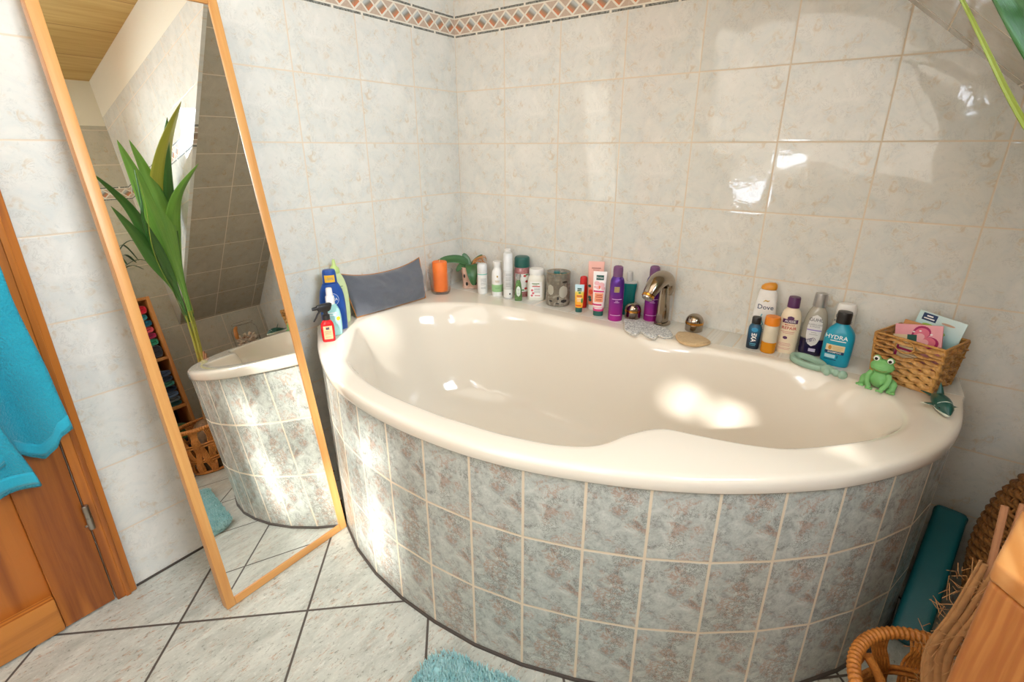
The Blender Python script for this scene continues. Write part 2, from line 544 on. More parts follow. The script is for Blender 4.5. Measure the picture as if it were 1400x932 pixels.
# added unseen panels: the first two shape the tile glare, the last blocks sun
mesh_obj('glare_blocker', newbox(.70, 1.02, YF-.095, YF-.075, .68, 1.03), M_white_frame, bpy.data.objects['glare_opening'], None)
mesh_obj('glare_blocker', newbox(.40, .70, YF-.095, YF-.075, .90, 1.22), M_white_frame, bpy.data.objects['glare_opening'], None)
mesh_obj('sun_blocker', newbox(2.045, 2.30, YF-.095, YF-.075, 1.915, 2.30), M_white_frame, bpy.data.objects['window_1'], None)

# ledge of pale tile between tub and back wall
M_ledge = wall_tile('ledge_tile', 'x', 1.2445, H=.30, v0=.33, border=False)
bm = bmesh.new(); box(bm, 0.0, 1.80, YB, 0, DZ-.03, DZ, .002, 1)
structure('trim_1', bm, M_ledge, smooth=30)
# dark joint between wall and floor
M_joint = plain('dark_joint', '4a423c', .7)
bm = bmesh.new(); box(bm, 0, .004, -1.46, -.80, 0, .006); structure('baseboard_left', bm, M_joint)

# ------------------------------------------------------------------ bathtub
NODES = [(-.02, -.768), (.06, -.818), (.17, -.889), (.287, -.950), (.406, -.997), (.530, -1.026), (.657, -1.039), (.784, -1.038), (.913, -1.025),
         (1.038, -.997), (1.162, -.953), (1.278, -.900), (1.392, -.832), (1.495, -.752), (1.586, -.666), (1.666, -.563), (1.731, -.455),
         (1.772, -.333), (1.79, -.205), (1.793, -.075), (1.793, .0)]
acry = Mat('tub_acrylic'); acry.set(col='f0e8dc', rough=.09, coat=.35, spec=.5)
acry.p.inputs['Coat Roughness'].default_value = .03
_o = acry.node('ShaderNodeTexCoord').outputs['Object']
acry.set(col=acry.mix(acry.noise(_o, 3, 2), 'e3d9c9', 'e7dece'))
tub = thing('bathtub', 'large cream curved corner bathtub with a grey marbled tile front', 'bathtub', (.9, -.5, 0))
OFF = Vector((-.9, .5, 0))
lip = [(x, y) for x, y, *_ in spline([(a, b) for a, b in NODES], 8)]
def outward(poly, d):
    out = []
    for i, p in enumerate(poly):
        a = poly[max(0, i-1)]; b = poly[min(len(poly)-1, i+1)]
        t = Vector((b[0]-a[0], b[1]-a[1])).normalized(); out.append((p[0]+t.y*d, p[1]-t.x*d))
    return out
lip = outward(lip, .004)
outer = [p for p in lip if p[0] > .0 and p[1] < YB]
x1 = [p for p in lip if p[1] >= YB][0][0]
yl = min(p[1] for p in lip if p[0] <= .02) if any(p[0] <= .02 for p in lip) else -.78
outer = [(0.0012, YB-.0005), (0.0012, yl)]+outer+[(x1, YB-.0005)]
INNER = [(.246, -.852), (.19, -.803), (.128, -.706), (.085, -.60), (.083, -.475), (.137, -.37), (.225, -.296), (.335, -.244), (.48, -.216), (.66, -.207), (.902, -.205),
         (1.08, -.197), (1.249, -.182), (1.416, -.172), (1.53, -.183), (1.60, -.215), (1.645, -.264), (1.671, -.344), (1.656, -.425), (1.598, -.517), (1.48, -.638),
         (1.395, -.681), (1.30, -.706), (1.225, -.725), (1.178, -.785), (1.14, -.866), (1.07, -.915), (.968, -.946), (.86, -.963), (.76, -.972), (.575, -.970), (.44, -.941), (.34, -.903)]
ic = INNER+INNER[:3]
inner = [(x, y) for x, y in spline([INNER[-1]]+ic, 6)]
def radial(poly, th, closed):
    d = (cos(th), sin(th)); best = None
    n = len(poly)
    for i in range(n if closed else n-1):
        ax, ay = poly[i][0]-CX, poly[i][1]-CY0; bx, by = poly[(i+1) % n][0]-CX, poly[(i+1) % n][1]-CY0
        ex, ey = bx-ax, by-ay; den = d[0]*ey-d[1]*ex
        if abs(den) < 1e-12: continue
        t = (ax*ey-ay*ex)/den; s = (ax*d[1]-ay*d[0])/den
        if t > 0 and -1e-9 <= s <= 1+1e-9 and (best is None or t < best): best = t
    return best
NT = 260
ths = [2*PI*i/NT for i in range(NT)]
for cx_, cy_ in ((0.0012, YB-.0005), (x1, YB-.0005)):
    a = math.atan2(cy_-CY0, cx_-CX) % (2*PI)
    i = min(range(NT), key=lambda k: abs(ths[k]-a)); ths[i] = a
ro = [radial(outer, t, True) for t in ths]
ri = [radial(inner, t, True) for t in ths]
# smooth the inner outline without the notch for the deep part of the basin
deep = list(ri)
for _ in range(60): deep = [(deep[i-1]+deep[i]+deep[(i+1) % NT])/3 for i in range(NT)]
lf = []
for i, t in enumerate(ths):
    x, y = CX+ro[i]*cos(t), CY0+ro[i]*sin(t)
    lf.append(0.0 if (y > YB-.004 or x < .006) else 1.0)
for _ in range(2): lf = [min(lf[i], (lf[i-1]+lf[i]+lf[(i+1) % NT])/3) if lf[i] > 0 else 0 for i in range(NT)]
prof_ = []
def ring_(fn): return [Vector((CX+fn(i)[0]*cos(t), CY0+fn(i)[0]*sin(t), fn(i)[1]))+OFF for i, t in enumerate(ths)]
RS = [ring_(lambda i: (ro[i]-.012*lf[i], DZ-.036)), ring_(lambda i: (ro[i]-.002*lf[i], DZ-.036)), ring_(lambda i: (ro[i], DZ-.033)), ring_(lambda i: (ro[i]-.0005*lf[i], DZ-.014)),
      ring_(lambda i: (ro[i]-.003*lf[i], DZ-.006*lf[i])), ring_(lambda i: (ro[i]-.008*lf[i]-.001, DZ-.002*lf[i])), ring_(lambda i: (ro[i]-.016*lf[i]-.002, DZ))]
for d, z in ((.022, 0), (.013, -.0006), (.006, -.003), (.001, -.008), (-.003, -.016)):
    RS.append(ring_(lambda i: (min(ri[i]+d, ro[i]-.004) if d > 0 else ri[i]+d, DZ+z)))
for f, dz, k in ((.975, .045, .12), (.955, .10, .3), (.935, .16, .55), (.91, .22, .8), (.88, .28, 1), (.845, .33, 1), (.79, .37, 1), (.70, .397, 1), (.58, .410, 1), (.40, .416, 1), (.2, .418, 1), (.06, .42, 1)):
    RS.append(ring_(lambda i: ((ri[i]*(1-k)+deep[i]*k)*f-.006, DZ-dz)))
bm = bmesh.new(); rings(bm, RS, True, False, True)
shell = mesh_obj('tub_shell', bm, acry.m, tub, 60)
# tiled front: flat facets between the vertical grout lines
ap = outward(NODES, -.002)
bm = bmesh.new(); L = bm.loops.layers.uv.new('UVMap')
zs = [0.0, .19, .38, DZ-.03]
g = [[bm.verts.new(Vector((p[0], p[1], z))+OFF) for p in ap if p[0] > .0 or True] for z in zs]
for j in range(len(zs)-1):
    for i in range(len(ap)-1):
        f = bm.faces.new((g[j][i], g[j][i+1], g[j+1][i+1], g[j+1][i]))
        for l, (a, b) in zip(f.loops, ((i, j), (i+1, j), (i+1, j+1), (i, j+1))): l[L].uv = (a+.5*0, zs[b])
for v in list(bm.verts):
    if (v.co-OFF).x < 0.001: v.co.x = .001+OFF.x
    if (v.co-OFF).y > -.001: v.co.y = -.001+OFF.y
apron = mesh_obj('tiled_front', bm, apron_tile(), tub, None)
bm = bmesh.new()
bo = outward(NODES, .0005)[2:]
rings(bm, [[Vector((p[0], p[1], 0))+OFF, Vector((p[0], p[1], .0065))+OFF, Vector((q[0], q[1], .0065))+OFF, Vector((q[0], q[1], 0))+OFF] for p, q in zip(outward(NODES, .004)[2:], outward(NODES, -.004)[2:])][:-1])
mesh_obj('base_joint', bm, M_joint, tub, None)
# drain
bm = lathe([(.034, 0), (.034, .003), (.026, .005), (.024, .004), (.0, .004)][:4], 32)
M_chrome = Mat('polished_chrome'); M_chrome.set(col='c9c6c2', metal=1.0, rough=.08); M_chrome = M_chrome.m
mesh_obj('drain', bm, M_chrome, tub, 35, loc=(0, 0, DZ-.42+.0005))

# ------------------------------------------------------------------ leaning mirror
M_oak = wood('frame_oak', 'b9783a', 'dba664', 'z', 1.3, .38, knots=False, grain=.6)
M_oakx = wood('frame_oak_across', 'b9783a', 'dba664', 'y', 1.3, .38, knots=False, grain=.6)
mir = thing('standing_mirror', 'tall frameless-looking mirror glass in a slim light wood frame leaning on the left wall', 'mirror', (.2935, -1.151, 0))
mir['label'] = 'tall rectangular mirror in a slim light wood frame leaning on the left wall'
mir.rotation_euler = (0, -R(8.9), R(.4))
mw, mh, fw, fd = .194, 1.578, .0235, .030     # half width, height, frame face, frame depth
M_mirror = Mat('mirror_silver'); M_mirror.set(col='f4f5f3', metal=1.0, rough=.0)
_n = M_mirror.noise(M_mirror.node('ShaderNodeTexCoord').outputs['Object'], 2, 1)
M_mirror.set(col=M_mirror.mix(_n, 'f2f4f2', 'f6f6f4')); M_mirror = M_mirror.m
mesh_obj('glass', newbox(-.006, 0, -mw+fw-.004, mw-fw+.004, fw-.004, mh-fw+.004), M_mirror, mir, None)
for y0, y1 in ((-mw, -mw+fw), (mw-fw, mw)):
    mesh_obj('frame_stile', newbox(-fd+.004, .004, y0, y1, 0.001, mh, .0025, 2), M_oak, mir)
for z0, z1 in ((.001, fw), (mh-fw, mh)):
    mesh_obj('frame_rail', newbox(-fd+.004, .0038, -mw+fw, mw-fw, z0, z1, .002, 2), M_oakx, mir)
mesh_obj('backing_board', newbox(-.012, -.0065, -mw+fw-.003, mw-fw+.003, fw-.003, mh-fw+.003), plain('backing_board', '8b6a45', .8), mir, None)

# ------------------------------------------------------------------ door
M_pine = wood('door_pine', '73360f', 'bd7028', 'z', 1.2, .36, grain=1.3)
M_pineh = wood('door_pine_across', '7c3d12', 'c07a33', 'y', 1.2, .36, grain=1.3)
M_pinep = wood('door_pine_panel', '7a3b10', 'b86c28', 'z', 1.0, .36, grain=1.2)
door = thing('door_1', '', '', (0, -1.51, 0), kind='structure')
def dpart(name, y0, y1, z0, z1, x0, x1, m, bev=.003): return mesh_obj(name, newbox(x0, x1, y0+1.51, y1+1.51, z0, z1, bev, 2), m, door)
dpart('casing', -1.5095, -1.463, 0.001, 2.10, 0.0005, .016, M_pine, .004)
dpart('casing', -1.490, -1.478, 0.001, 2.09, .0162, .021, M_pine, .002)
dpart('casing', -2.47, -2.42, 0.001, 2.10, 0.0005, .016, M_pine, .004)
dpart('casing', -2.42, -1.5095, 2.035, 2.10, .0005, .016, M_pineh, .004)
dpart('leak_strip', -1.58, -1.5105, .006, 2.03, -.06, -.0295, M_pine, .001)  # unseen strip added behind the gap to block leaking light
dpart('stile', -1.620, -1.5125, .006, 2.025, -.028, .010, M_pine, .003)
dpart('stile', -2.418, -2.31, .006, 2.025, -.028, .010, M_pine, .003)
dpart('bottom_rail', -2.31, -1.6205, .006, .11, -.028, .016, M_pineh, .005)
for z0, z1 in ((.98, 1.12), (1.9, 2.025)): dpart('rail', -2.31, -1.6205, z0, z1, -.028, .0095, M_pineh, .003)
dpart('leak_board', -2.418, -1.5125, .006, 2.025, -.050, -.0285, M_pinep, .001)  # unseen board added to stop light leaking past the panels
for z0, z1 in ((.1105, .9795), (1.1205, 1.8995)):
    dpart('panel', -2.31, -1.6205, z0, z1, -.020, -.006, M_pinep, .001)
M_steel = Mat('brushed_steel'); M_steel.set(col='a9a49b', metal=1.0, rough=.3); M_steel = M_steel.m
for zc in (.292, 1.75):
    h = mesh_obj('hinge', lathe([(.0065, -.036), (.0075, -.034), (.0075, -.001), (.0066, -.0005), (.0066, .0005), (.0075, .001), (.0075, .034), (.0065, .036)], 20), M_steel, door, 35, loc=(.0215, .001, zc))
    bm = bmesh.new(); tube(bm, [(0, 0, -.022), (.001, -.012, -.022)], .003, 8); mesh_obj('hinge_pin', bm, M_steel, h)

# ------------------------------------------------------------------ turquoise towel on the door
M_towel = cloth('turquoise_terry', '20b2c9', '0b7f9a', 190, .95, 1.0, .15, .006)
def towel_sheet(yr, yl, ztop, zb, x0, amp, folds, ph, corner=0.0):
    def f(u, v):
        k = v**.8
        yt0, yt1 = -1.575, -1.655
        y = (yt0+(yr(v)-yt0)) if False else None
        a = yr(v); b = yl(v)
        y = a+(b-a)*u
        z = ztop+(zb(u)-ztop)*v
        x = x0+.012*sin(v*2.6)+amp*(.35+.65*v)*sin(u*folds*2*PI+ph+v*1.1)+.004*sin(u*19+v*7)
        return (max(x, .024), y+.002*sin(u*9+v*5), z)
    return f
def interp(pts):
    def f(v):
        for (a, x), (b, y) in zip(pts, pts[1:]):
            if v <= b: 
                t = (v-a)/(b-a); t = t*t*(3-2*t)*.5+t*.5; return x+(y-x)*t
        return pts[-1][1]
    return f
tw = thing('bath_towel', 'turquoise terry bath towel hanging on the wooden door', 'towel', (0, 0, 0))
tw.location = (.02, -1.65, .47)
TO = Vector((-.02, 1.65, -.47))
def tshift(f): return lambda u, v: Vector(f(u, v))+TO
fb = towel_sheet(interp([(0, -1.585), (.35, -1.515), (.6, -1.512), (.85, -1.494), (1, -1.487)]), interp([(0, -1.66), (1, -1.84)]), 1.40, interp([(0, .570), (.06, .556), (.11, .520), (.17, .500), (.22, .512), (.30, .545), (.5, .52), (1, .48)]), .052, .020, 2.4, .6)
ff = towel_sheet(interp([(0, -1.62), (.45, -1.625), (.8, -1.600), (1, -1.572)]), interp([(0, -1.67), (1, -1.90)]), 1.41, interp([(0, .463), (.45, .478), (1, .472)]), .084, .020, 2.3, 2.2)
o = mesh_obj('back_fold', grid(tshift(fb), 60, 70), M_towel, tw, 60); solid(o, .006)
o = mesh_obj('front_fold', grid(tshift(ff), 50, 70), M_towel, tw, 60); solid(o, .006)
M_hem = cloth('turquoise_hem', '22b0c8', '0d8aa5', 200, .9, .4)
o = mesh_obj('hem', grid(lambda u, v: Vector(ff(u, .955+.035*v))+TO+Vector((.0045, 0, 0)), 50, 4), M_hem, tw, 60); solid(o, .0012)
o = mesh_obj('hem', grid(lambda u, v: Vector(fb(u, .955+.035*v))+TO+Vector((.0035, 0, 0)), 50, 4), M_hem, tw, 60); solid(o, .0012)
mesh_obj('hanging_loop', newtube(spline([Vector(p)+TO for p in ((.05, -1.60, 1.40), (.035, -1.62, 1.46), (.03, -1.64, 1.48), (.04, -1.655, 1.44), (.06, -1.66, 1.40))], 5), .003, 8), M_hem, tw)
hk = thing('door_hook', 'small metal hook on the door holding the turquoise towel', 'hook', (.0, -1.635, 1.47))
mesh_obj('hook_plate', newbox(.0105, .014, -.012, .012, -.02, .03, .002), M_steel, hk)
mesh_obj('hook_arm', newtube(spline([(.014, 0, .0), (.03, 0, -.006), (.045, 0, .004), (.05, 0, .022)], 5), .004, 10), M_steel, hk)

# ------------------------------------------------------------------ bath mat
M_mat = Mat('mat_pile'); _o = M_mat.node('ShaderNodeTexCoord').outputs['Object']
M_mat.set(col=M_mat.ramp(M_mat.noise(_o, 30, 4, .7), [(.3, '8fc3c5'), (.65, 'b9dcdc')]), rough=.95, sheen=.3)
mt = thing('bath_mat', 'fluffy pale turquoise bath mat on the floor in front of the tub', 'bath mat', (1.184, -1.215, 0), R(12))
MW, MD = .315, .195
def rr_in(x, y, r=.06):
    ax, ay = abs(x)-(MW-r), abs(y)-(MD-r)
    return math.hypot(max(ax, 0), max(ay, 0)) <= r if (ax > 0 and ay > 0) else (abs(x) <= MW and abs(y) <= MD)
bm = bmesh.new()
rg = []
for (s, z) in ((1.0, .001), (1.0, .008), (.985, .012)):
    r = []
    for i in range(64):
        x, y = se_pt(2*PI*i/64, MW*s, MD*s, 6); r.append((x, y, z))
    rg.append(r)
rings(bm, rg); mesh_obj('mat_base', bm, M_mat.m, mt)
bm = bmesh.new()
cnt = 0
while cnt < 15000:
    x, y = random.uniform(-MW, MW), random.uniform(-MD, MD)
    if not rr_in(x, y): continue
    cnt += 1
    h = random.uniform(.010, .018); a = random.uniform(0, 2*PI); w = random.uniform(.0016, .0028); l = random.uniform(0, .008); b = random.uniform(0, 2*PI)
    base = Vector((x, y, .0115)); tip = base+Vector((l*cos(b), l*sin(b), h))
    v = [bm.verts.new(base+Vector((w*cos(a+k*2.094), w*sin(a+k*2.094), 0))) for k in range(3)]
    m = [bm.verts.new(base+(tip-base)*.6+Vector((w*.9*cos(a+k*2.094), w*.9*sin(a+k*2.094), 0))) for k in range(3)]
    t = bm.verts.new(tip)
    for k in range(3):
        bm.faces.new((v[k], v[(k+1) % 3], m[(k+1) % 3], m[k])); bm.faces.new((m[k], m[(k+1) % 3], t))
o = mesh_obj('pile', bm, M_mat.m, mt, 80); o['kind'] = 'stuff'

# ================================================================== THINGS ON THE DECK
def at(x, y): return (x, y, DZ+.0004)
def face(deg): return R(deg+90)       # yaw so that the front (-y) looks along this heading
G_left = 'bottles on the left end of the tub'
G_back = 'toiletries along the back ledge'
G_right = 'hair and body bottles at the right of the ledge'
W = dict(blue=plain('blue_plastic', '1f4f9e', .3), white=plain('white_plastic', 'f1efea', .35), cream=plain('cream_plastic', 'f3e2c4', .35),
         silver=plain('silver_plastic', 'b9b7b4', .28, .6), black=plain('black_plastic', '1f1d1d', .35), dkgreen=plain('dark_green_plastic', '1f5b51', .4),
         ink=plain('ink_dark', '3b3a40', .6), inkred=plain('ink_red', 'c4473d', .6), paper=plain('label_paper', 'f5f3ee', .5), inkgrey=plain('ink_grey', '8d8d8b', .6),
         gold=plain('gold_print', 'cfae62', .35, .7), inkwhite=plain('ink_white', 'f6f4f0', .5), teal=plain('teal_plastic', '1598b4', .28), orange=plain('orange_cap', 'ee8a21', .35),
         purple=plain('aubergine_plastic', '5a2f5c', .4), yellow=plain('yellow_label', 'f2b92e', .5), pink=plain('pink_plastic', 'f3b5a2', .4), red=plain('red_plastic', 'd8291f', .3),
         magenta=plain('magenta_print', 'd2286e', .5), navy=plain('navy_print', '17345e', .5), ltblue=plain('light_blue_print', 'bfe0ea', .5))

def flat(body, x, z, off=.0011, sc=1): return lambda a, b: body.surf(x+a, z+b, off)

# -------- blue lotion bottle
t = thing('lotion_bottle', 'tall dark blue lotion bottle with a yellow sticker on its cap', 'bottle', at(.084, -.763), face(-33), G_left)
b = Body(profile([(0, .036, .018, 2.6), (.004, .040, .021, 2.6), (.05, .0415, .0225, 2.6), (.10, .041, .022, 2.6), (.135, .036, .021, 2.5), (.155, .028, .019, 2.4), (.162, .0245, .018, 2.3)], 5))
mesh_obj('bottle_body', b.bm(), W['blue'], t)
c = Body([(.1625, .0225, .0165, 2.4), (.164, .0235, .0172, 2.4), (.200, .0215, .0155, 2.4), (.2075, .019, .0135, 2.4), (.209, .015, .010, 2.4)])
mesh_obj('cap', c.bm(), W['blue'], t)
mesh_obj('sticker', c.patch(-.016, .016, .168, .192, .0005), W['yellow'], t, None, 'yellow sticker')
text_part('-20%', .012, W['inkgrey'], t, flat(c, 0, .180), bold=.01)
lb = mesh_obj('round_logo', b.patch(-.022, .022, .088, .132, .0007, 24, 16, ell=True), plain('logo_blue', '2a66bd', .35), t, None)
ringbm = newtube([b.surf(.021*cos(a*PI/24), .110+.021*sin(a*PI/24), .001) for a in range(48)], .0006, 6, False, 1, True)
mesh_obj('logo_ring', ringbm, W['inkwhite'], t)
text_part('NIVEA', .0125, W['inkwhite'], t, flat(b, 0, .110), bold=.02)
bars(b, [(0, .075, .03, .002), (0, .068, .024, .0015), (0, .062, .027, .0015)], W['inkwhite'], t)

# -------- pale green lotion bottle
M_pg = plain('pale_green_plastic', 'dbeab0', .3)
t = thing('lotion_bottle', 'pale lime green lotion bottle with nozzle cap behind the dark blue bottle', 'bottle', at(.040, -.711), face(-34), G_left)
b = Body(profile([(0, .030, .014, 2.4), (.004, .034, .017, 2.4), (.05, .037, .019, 2.3), (.11, .0365, .019, 2.3), (.15, .030, .017, 2.2), (.172, .021, .015, 2.1), (.18, .016, .014, 2)], 5))
mesh_obj('bottle_body', b.bm(), M_pg, t)
mesh_obj('cap', lathe([(.0165, .1805), (.0175, .183), (.016, .196), (.010, .203), (.0065, .208), (.0055, .222), (.0045, .2265), (.002, .228)], 28), plain('lime_cap', 'c9e08a', .35), t)
bars(b, [(.006, .135, .03, .003), (.006, .125, .026, .0025), (.006, .10, .03, .002), (.006, .093, .03, .002), (.006, .06, .028, .0015), (.006, .054, .026, .0015)], plain('green_print', '8fae77', .6), t)

# -------- aqua bottle with white cap
M_aq = plain('aqua_plastic', 'a6dcd6', .3)
t = thing('lotion_bottle', 'pale aqua squat bottle with a frosted white cap behind the red spray bottle', 'bottle', at(.130, -.801), face(-33), G_left)
b = Body(profile([(0, .022, .013, 2.4), (.004, .026, .016, 2.4), (.04, .0285, .0175, 2.4), (.08, .0265, .0165, 2.3), (.10, .019, .014, 2.2), (.107, .0135, .0125, 2)], 5))
mesh_obj('bottle_body', b.bm(), M_aq, t)
mesh_obj('cap', lathe([(.0135, .1075), (.0142, .109), (.0138, .132), (.0125, .134), (.0105, .135), (.0098, .158), (.0085, .161), (.004, .162)], 28), plain('frosted_white', 'eeedea', .5), t)
mesh_obj('flower_print', b.patch(.012, .024, .052, .066, .0006, 10, 8, ell=True), W['yellow'], t, None)
bars(b, [(0, .08, .03, .003), (0, .072, .024, .002)], W['inkwhite'], t)

# -------- red spray bottle with black trigger
M_redliq = Mat('red_translucent'); M_redliq.set(col='e3262a', rough=.12, trans=.35, ior=1.4); M_redliq = M_redliq.m
t = thing('spray_bottle', 'small red spray bottle with black trigger head nearest the tub corner', 'spray bottle', at(.166, -.846), face(-32), G_left)
b = Body(profile([(0, .016, .010, 3), (.003, .0195, .0125, 3), (.03, .021, .0135, 3), (.055, .020, .0135, 3), (.066, .015, .011, 2.4), (.072, .010, .010, 2)], 5))
mesh_obj('bottle_body', b.bm(), M_redliq, t)
mesh_obj('label', b.patch(-.0135, .0135, .010, .054, .0005), plain('peach_label', 'f6a67c', .5), t, None, 'peach label')
mesh_obj('label_emblem', b.patch(-.006, .005, .042, .051, .0009), W['ink'], t, None)
bars(b, [(0, .036, .02, .0016), (0, .031, .018, .0016), (0, .026, .02, .0012), (0, .017, .016, .0012)], W['inkred'], t, .0009)
mesh_obj('collar', lathe([(.0095, .0723), (.0115, .073), (.0115, .088), (.009, .090), (.007, .091), (.007, .100)], 24), W['black'], t)
hd = Body([(.1003, .008, .012, 3, 0, 0), (.104, .0095, .020, 3, 0, -.003), (.116, .0095, .026, 3, 0, -.004), (.123, .008, .024, 3, 0, -.002), (.126, .005, .015, 3, 0, .002)])
h = mesh_obj('trigger_head', hd.bm(28), W['black'], t); h.rotation_euler = (0, 0, R(-68))
mesh_obj('nozzle', newtube([(0, -.0285, .115), (0, -.040, .115)], [.006, .0052], 14), W['black'], h)
mesh_obj('trigger', newtube(spline([(0, -.018, .104), (0, -.026, .095), (0, -.033, .084), (0, -.041, .074)], 4), [.0045-.00012*i for i in range(13)], 10, True, .7), W['black'], h)

# -------- dark grey pillow with orange piping, leaning on the wall
t = thing('bath_pillow', 'dark grey bath pillow with orange piping leaning on the left wall', 'pillow', (.064, -.490, DZ+.003), 0)
PW, PH, PT = .172, .166, .031
lean = .04
def pout(u, v):                                   # centre sheet of the pillow in wall coordinates
    s = u*2-1
    top = PH*(.90+.10*(-s)*0) + .012*abs(s)**3 - .018*(1-s*s)*.9 + (.010 if s > .6 else 0)*0
    y = s*PW*(1+.02*v)+ (.012*(v-.5) if s > 0 else .018*(.5-v))*abs(s)**2
    z = v*top+.006*abs(s)**2*(1-v)*0
    x = -.5*0-.045*v + .012*math.sin(v*PI)*0
    base = (.0-.0*s)
    return Vector((x+.0, y, z))
def pil(sign):
    def f(u, v):
        p = pout(u, v); e = (4*u*(1-u))**.36*(4*v*(1-v))**.36
        w = .024*noise.noise(Vector((u*4+1.3, v*2.5+u*2, sign*3)))+.010*noise.noise(Vector((u*13+v*5, v*6-u*3, sign)))
        return p+Vector((sign*(PT*e+w*e)+ .002*sign*0, 0, .0))
    return f
bm = grid(pil(1), 44, 26); b2 = grid(pil(-1), 44, 26)
me_ = bpy.data.meshes.new('t'); b2.to_mesh(me_); b2.free(); bm.from_mesh(me_); bpy.data.meshes.remove(me_)
bmesh.ops.remove_doubles(bm, verts=bm.verts, dist=.0006)
M_pillow = cloth('grey_plush', '6e7179', '54575f', 300, .95, .35, .5)
mesh_obj('cushion', bm, M_pillow, t, 80)
edge = [pout(i/40, 0) for i in range(41)]+[pout(1, i/20) for i in range(1, 21)]+[pout(1-i/40, 1) for i in range(1, 41)]+[pout(0, 1-i/20) for i in range(1, 20)]
mesh_obj('piping', newtube([p+Vector((.0015, 0, 0)) for p in edge], .0015, 8, False, 1, True), plain('orange_piping', 'c77f2c', .7), t, 60, 'orange piping')
t.rotation_euler = (0, 0, R(-4))

# -------- orange candle in a flaring glass
GLx, GLy = .068, -.224
M_glass = clear('clear_glass', 'ffffff', .02, 1.2, .55)
t = thing('glass_candle_holder', 'clear flaring glass holding the orange pillar candle', 'candle holder', at(GLx, GLy), face(-45))
prof = [(.0, 0), (.034, 0), (.038, .002), (.041, .012), (.052, .085), (.054, .098), (.0525, .099), (.0505, .085), (.0395, .014), (.036, .009), (.0, .008)]
mesh_obj('glass_cup', Body([(z, r, r, 3.2) for r, z in prof if r > 0]).bm(48), M_glass, t, 50)
M_candle = Mat('orange_wax'); _n = M_candle.noise(M_candle.node('ShaderNodeTexCoord').outputs['Object'], 60, 3)
M_candle.set(col=M_candle.mix(_n, 'ef6a1c', 'ff8a3a'), rough=.55, sub=.0); M_candle.bump(_n, .15, .001)
t = thing('pillar_candle', 'bright orange pillar candle standing in the flaring glass', 'candle', at(GLx, GLy))
mesh_obj('wax', lathe([(.0, .0095), (.0295, .0095), (.031, .011), (.031, .134), (.0295, .1365), (.024, .1355), (.012, .134), (.002, .1335)], 40, False), M_candle.m, t)
mesh_obj('wick', newtube(spline([(0, 0, .133), (.0005, 0, .141), (.002, .001, .148)], 4), .0011, 8), plain('wick', 'e9dcb4', .8), t)

# -------- orchid pot
M_pot = Mat('clay_pot'); _o = M_pot.node('ShaderNodeTexCoord').outputs['Object']
M_pot.set(col=M_pot.ramp(M_pot.noise(_o, 25, 4), [(.3, 'c39a86'), (.7, 'e0c0ab')]), rough=.7)
t = thing('orchid_pot', 'leafy orchid with dried roots in a spotted clay pot in the corner', 'potted plant', at(.110, -.074), face(-49))
b = Body([(0, .036, .036, 4), (.003, .038, .038, 4), (.008, .038, .038, 4), (.012, .034, .034, 4), (.06, .038, .038, 4), (.094, .043, .043, 4), (.097, .042, .042, 4), (.094, .038, .038, 4), (.085, .036, .036, 4)])
mesh_obj('pot', b.bm(), M_pot.m, t)
M_spot = plain('dark_spot', '2c2522', .6)
for i, (x, z, ww) in enumerate(((-.028, .058, .004), (-.018, .022, .0055), (.020, .024, .0055), (.024, .060, .005), (.002, .07, .004))):
    mesh_obj('painted_spot', b.patch(x-ww, x+ww, z-.009, z+.009, .0005, 8, 8, ell=True), M_spot, t, None, 'dark painted spot')
bm = bmesh.new()
for i in range(46):
    a = random.uniform(0, 2*PI); r = .033*math.sqrt(random.random())
    ellipsoid(bm, (r*cos(a), r*sin(a), .088+random.uniform(0, .012)), (random.uniform(.004, .009), random.uniform(.003, .006), .004), Matrix.Rotation(random.uniform(0, 3), 4, 'Z'), 8)
mesh_obj('bark_chips', bm, plain('bark', '4e3524', .9), t, 60)
M_oleaf = leaf_mat('orchid_leaf', '2f5531', '4b7a45')
def leaf(pts, w, nrm=(0, 0, 1), fold=.25, tip=.8, n=24, m=8, name='leaf', mat=None, parent=None, base=.25, twist=0, thick=.0012, pointy=False):
    P = [Vector(p) for p in spline(pts, 6)]; N0 = Vector(nrm)
    def f(u, v):
        k = v*(len(P)-1); i = min(len(P)-2, int(k)); q = P[i].lerp(P[i+1], k-i); tg = (P[i+1]-P[i]).normalized()
        n0 = N0
        if twist: n0 = Matrix.Rotation(twist*v, 3, tg) @ N0
        sd = tg.cross(n0); sd = sd.normalized() if sd.length > 1e-4 else Vector((1, 0, 0)); up = sd.cross(tg).normalized()
        s = u*2-1
        ww = w*max(.02, min(1, base+(1-base)*sin(min(1, v/.45)*PI/2)))*max(.0, (1-v**(1/max(.05, 1-tip)))**.6 if v > 0 else 1)
        if pointy:
            a = max(0, min(1, (v-.10)/.42)); a = a*a*(3-2*a)
            ww = max(.0004, w*(.10+.90*a)*(1 if v < .52 else max(0, 1-((v-.52)/.48)**1.25)))
        return q+sd*(s*ww)+up*(abs(s)*ww*fold)
    o = mesh_obj(name, grid(f, m, n), mat, parent, 60)
    if thick: solid(o, thick)
    return o
zt = .100
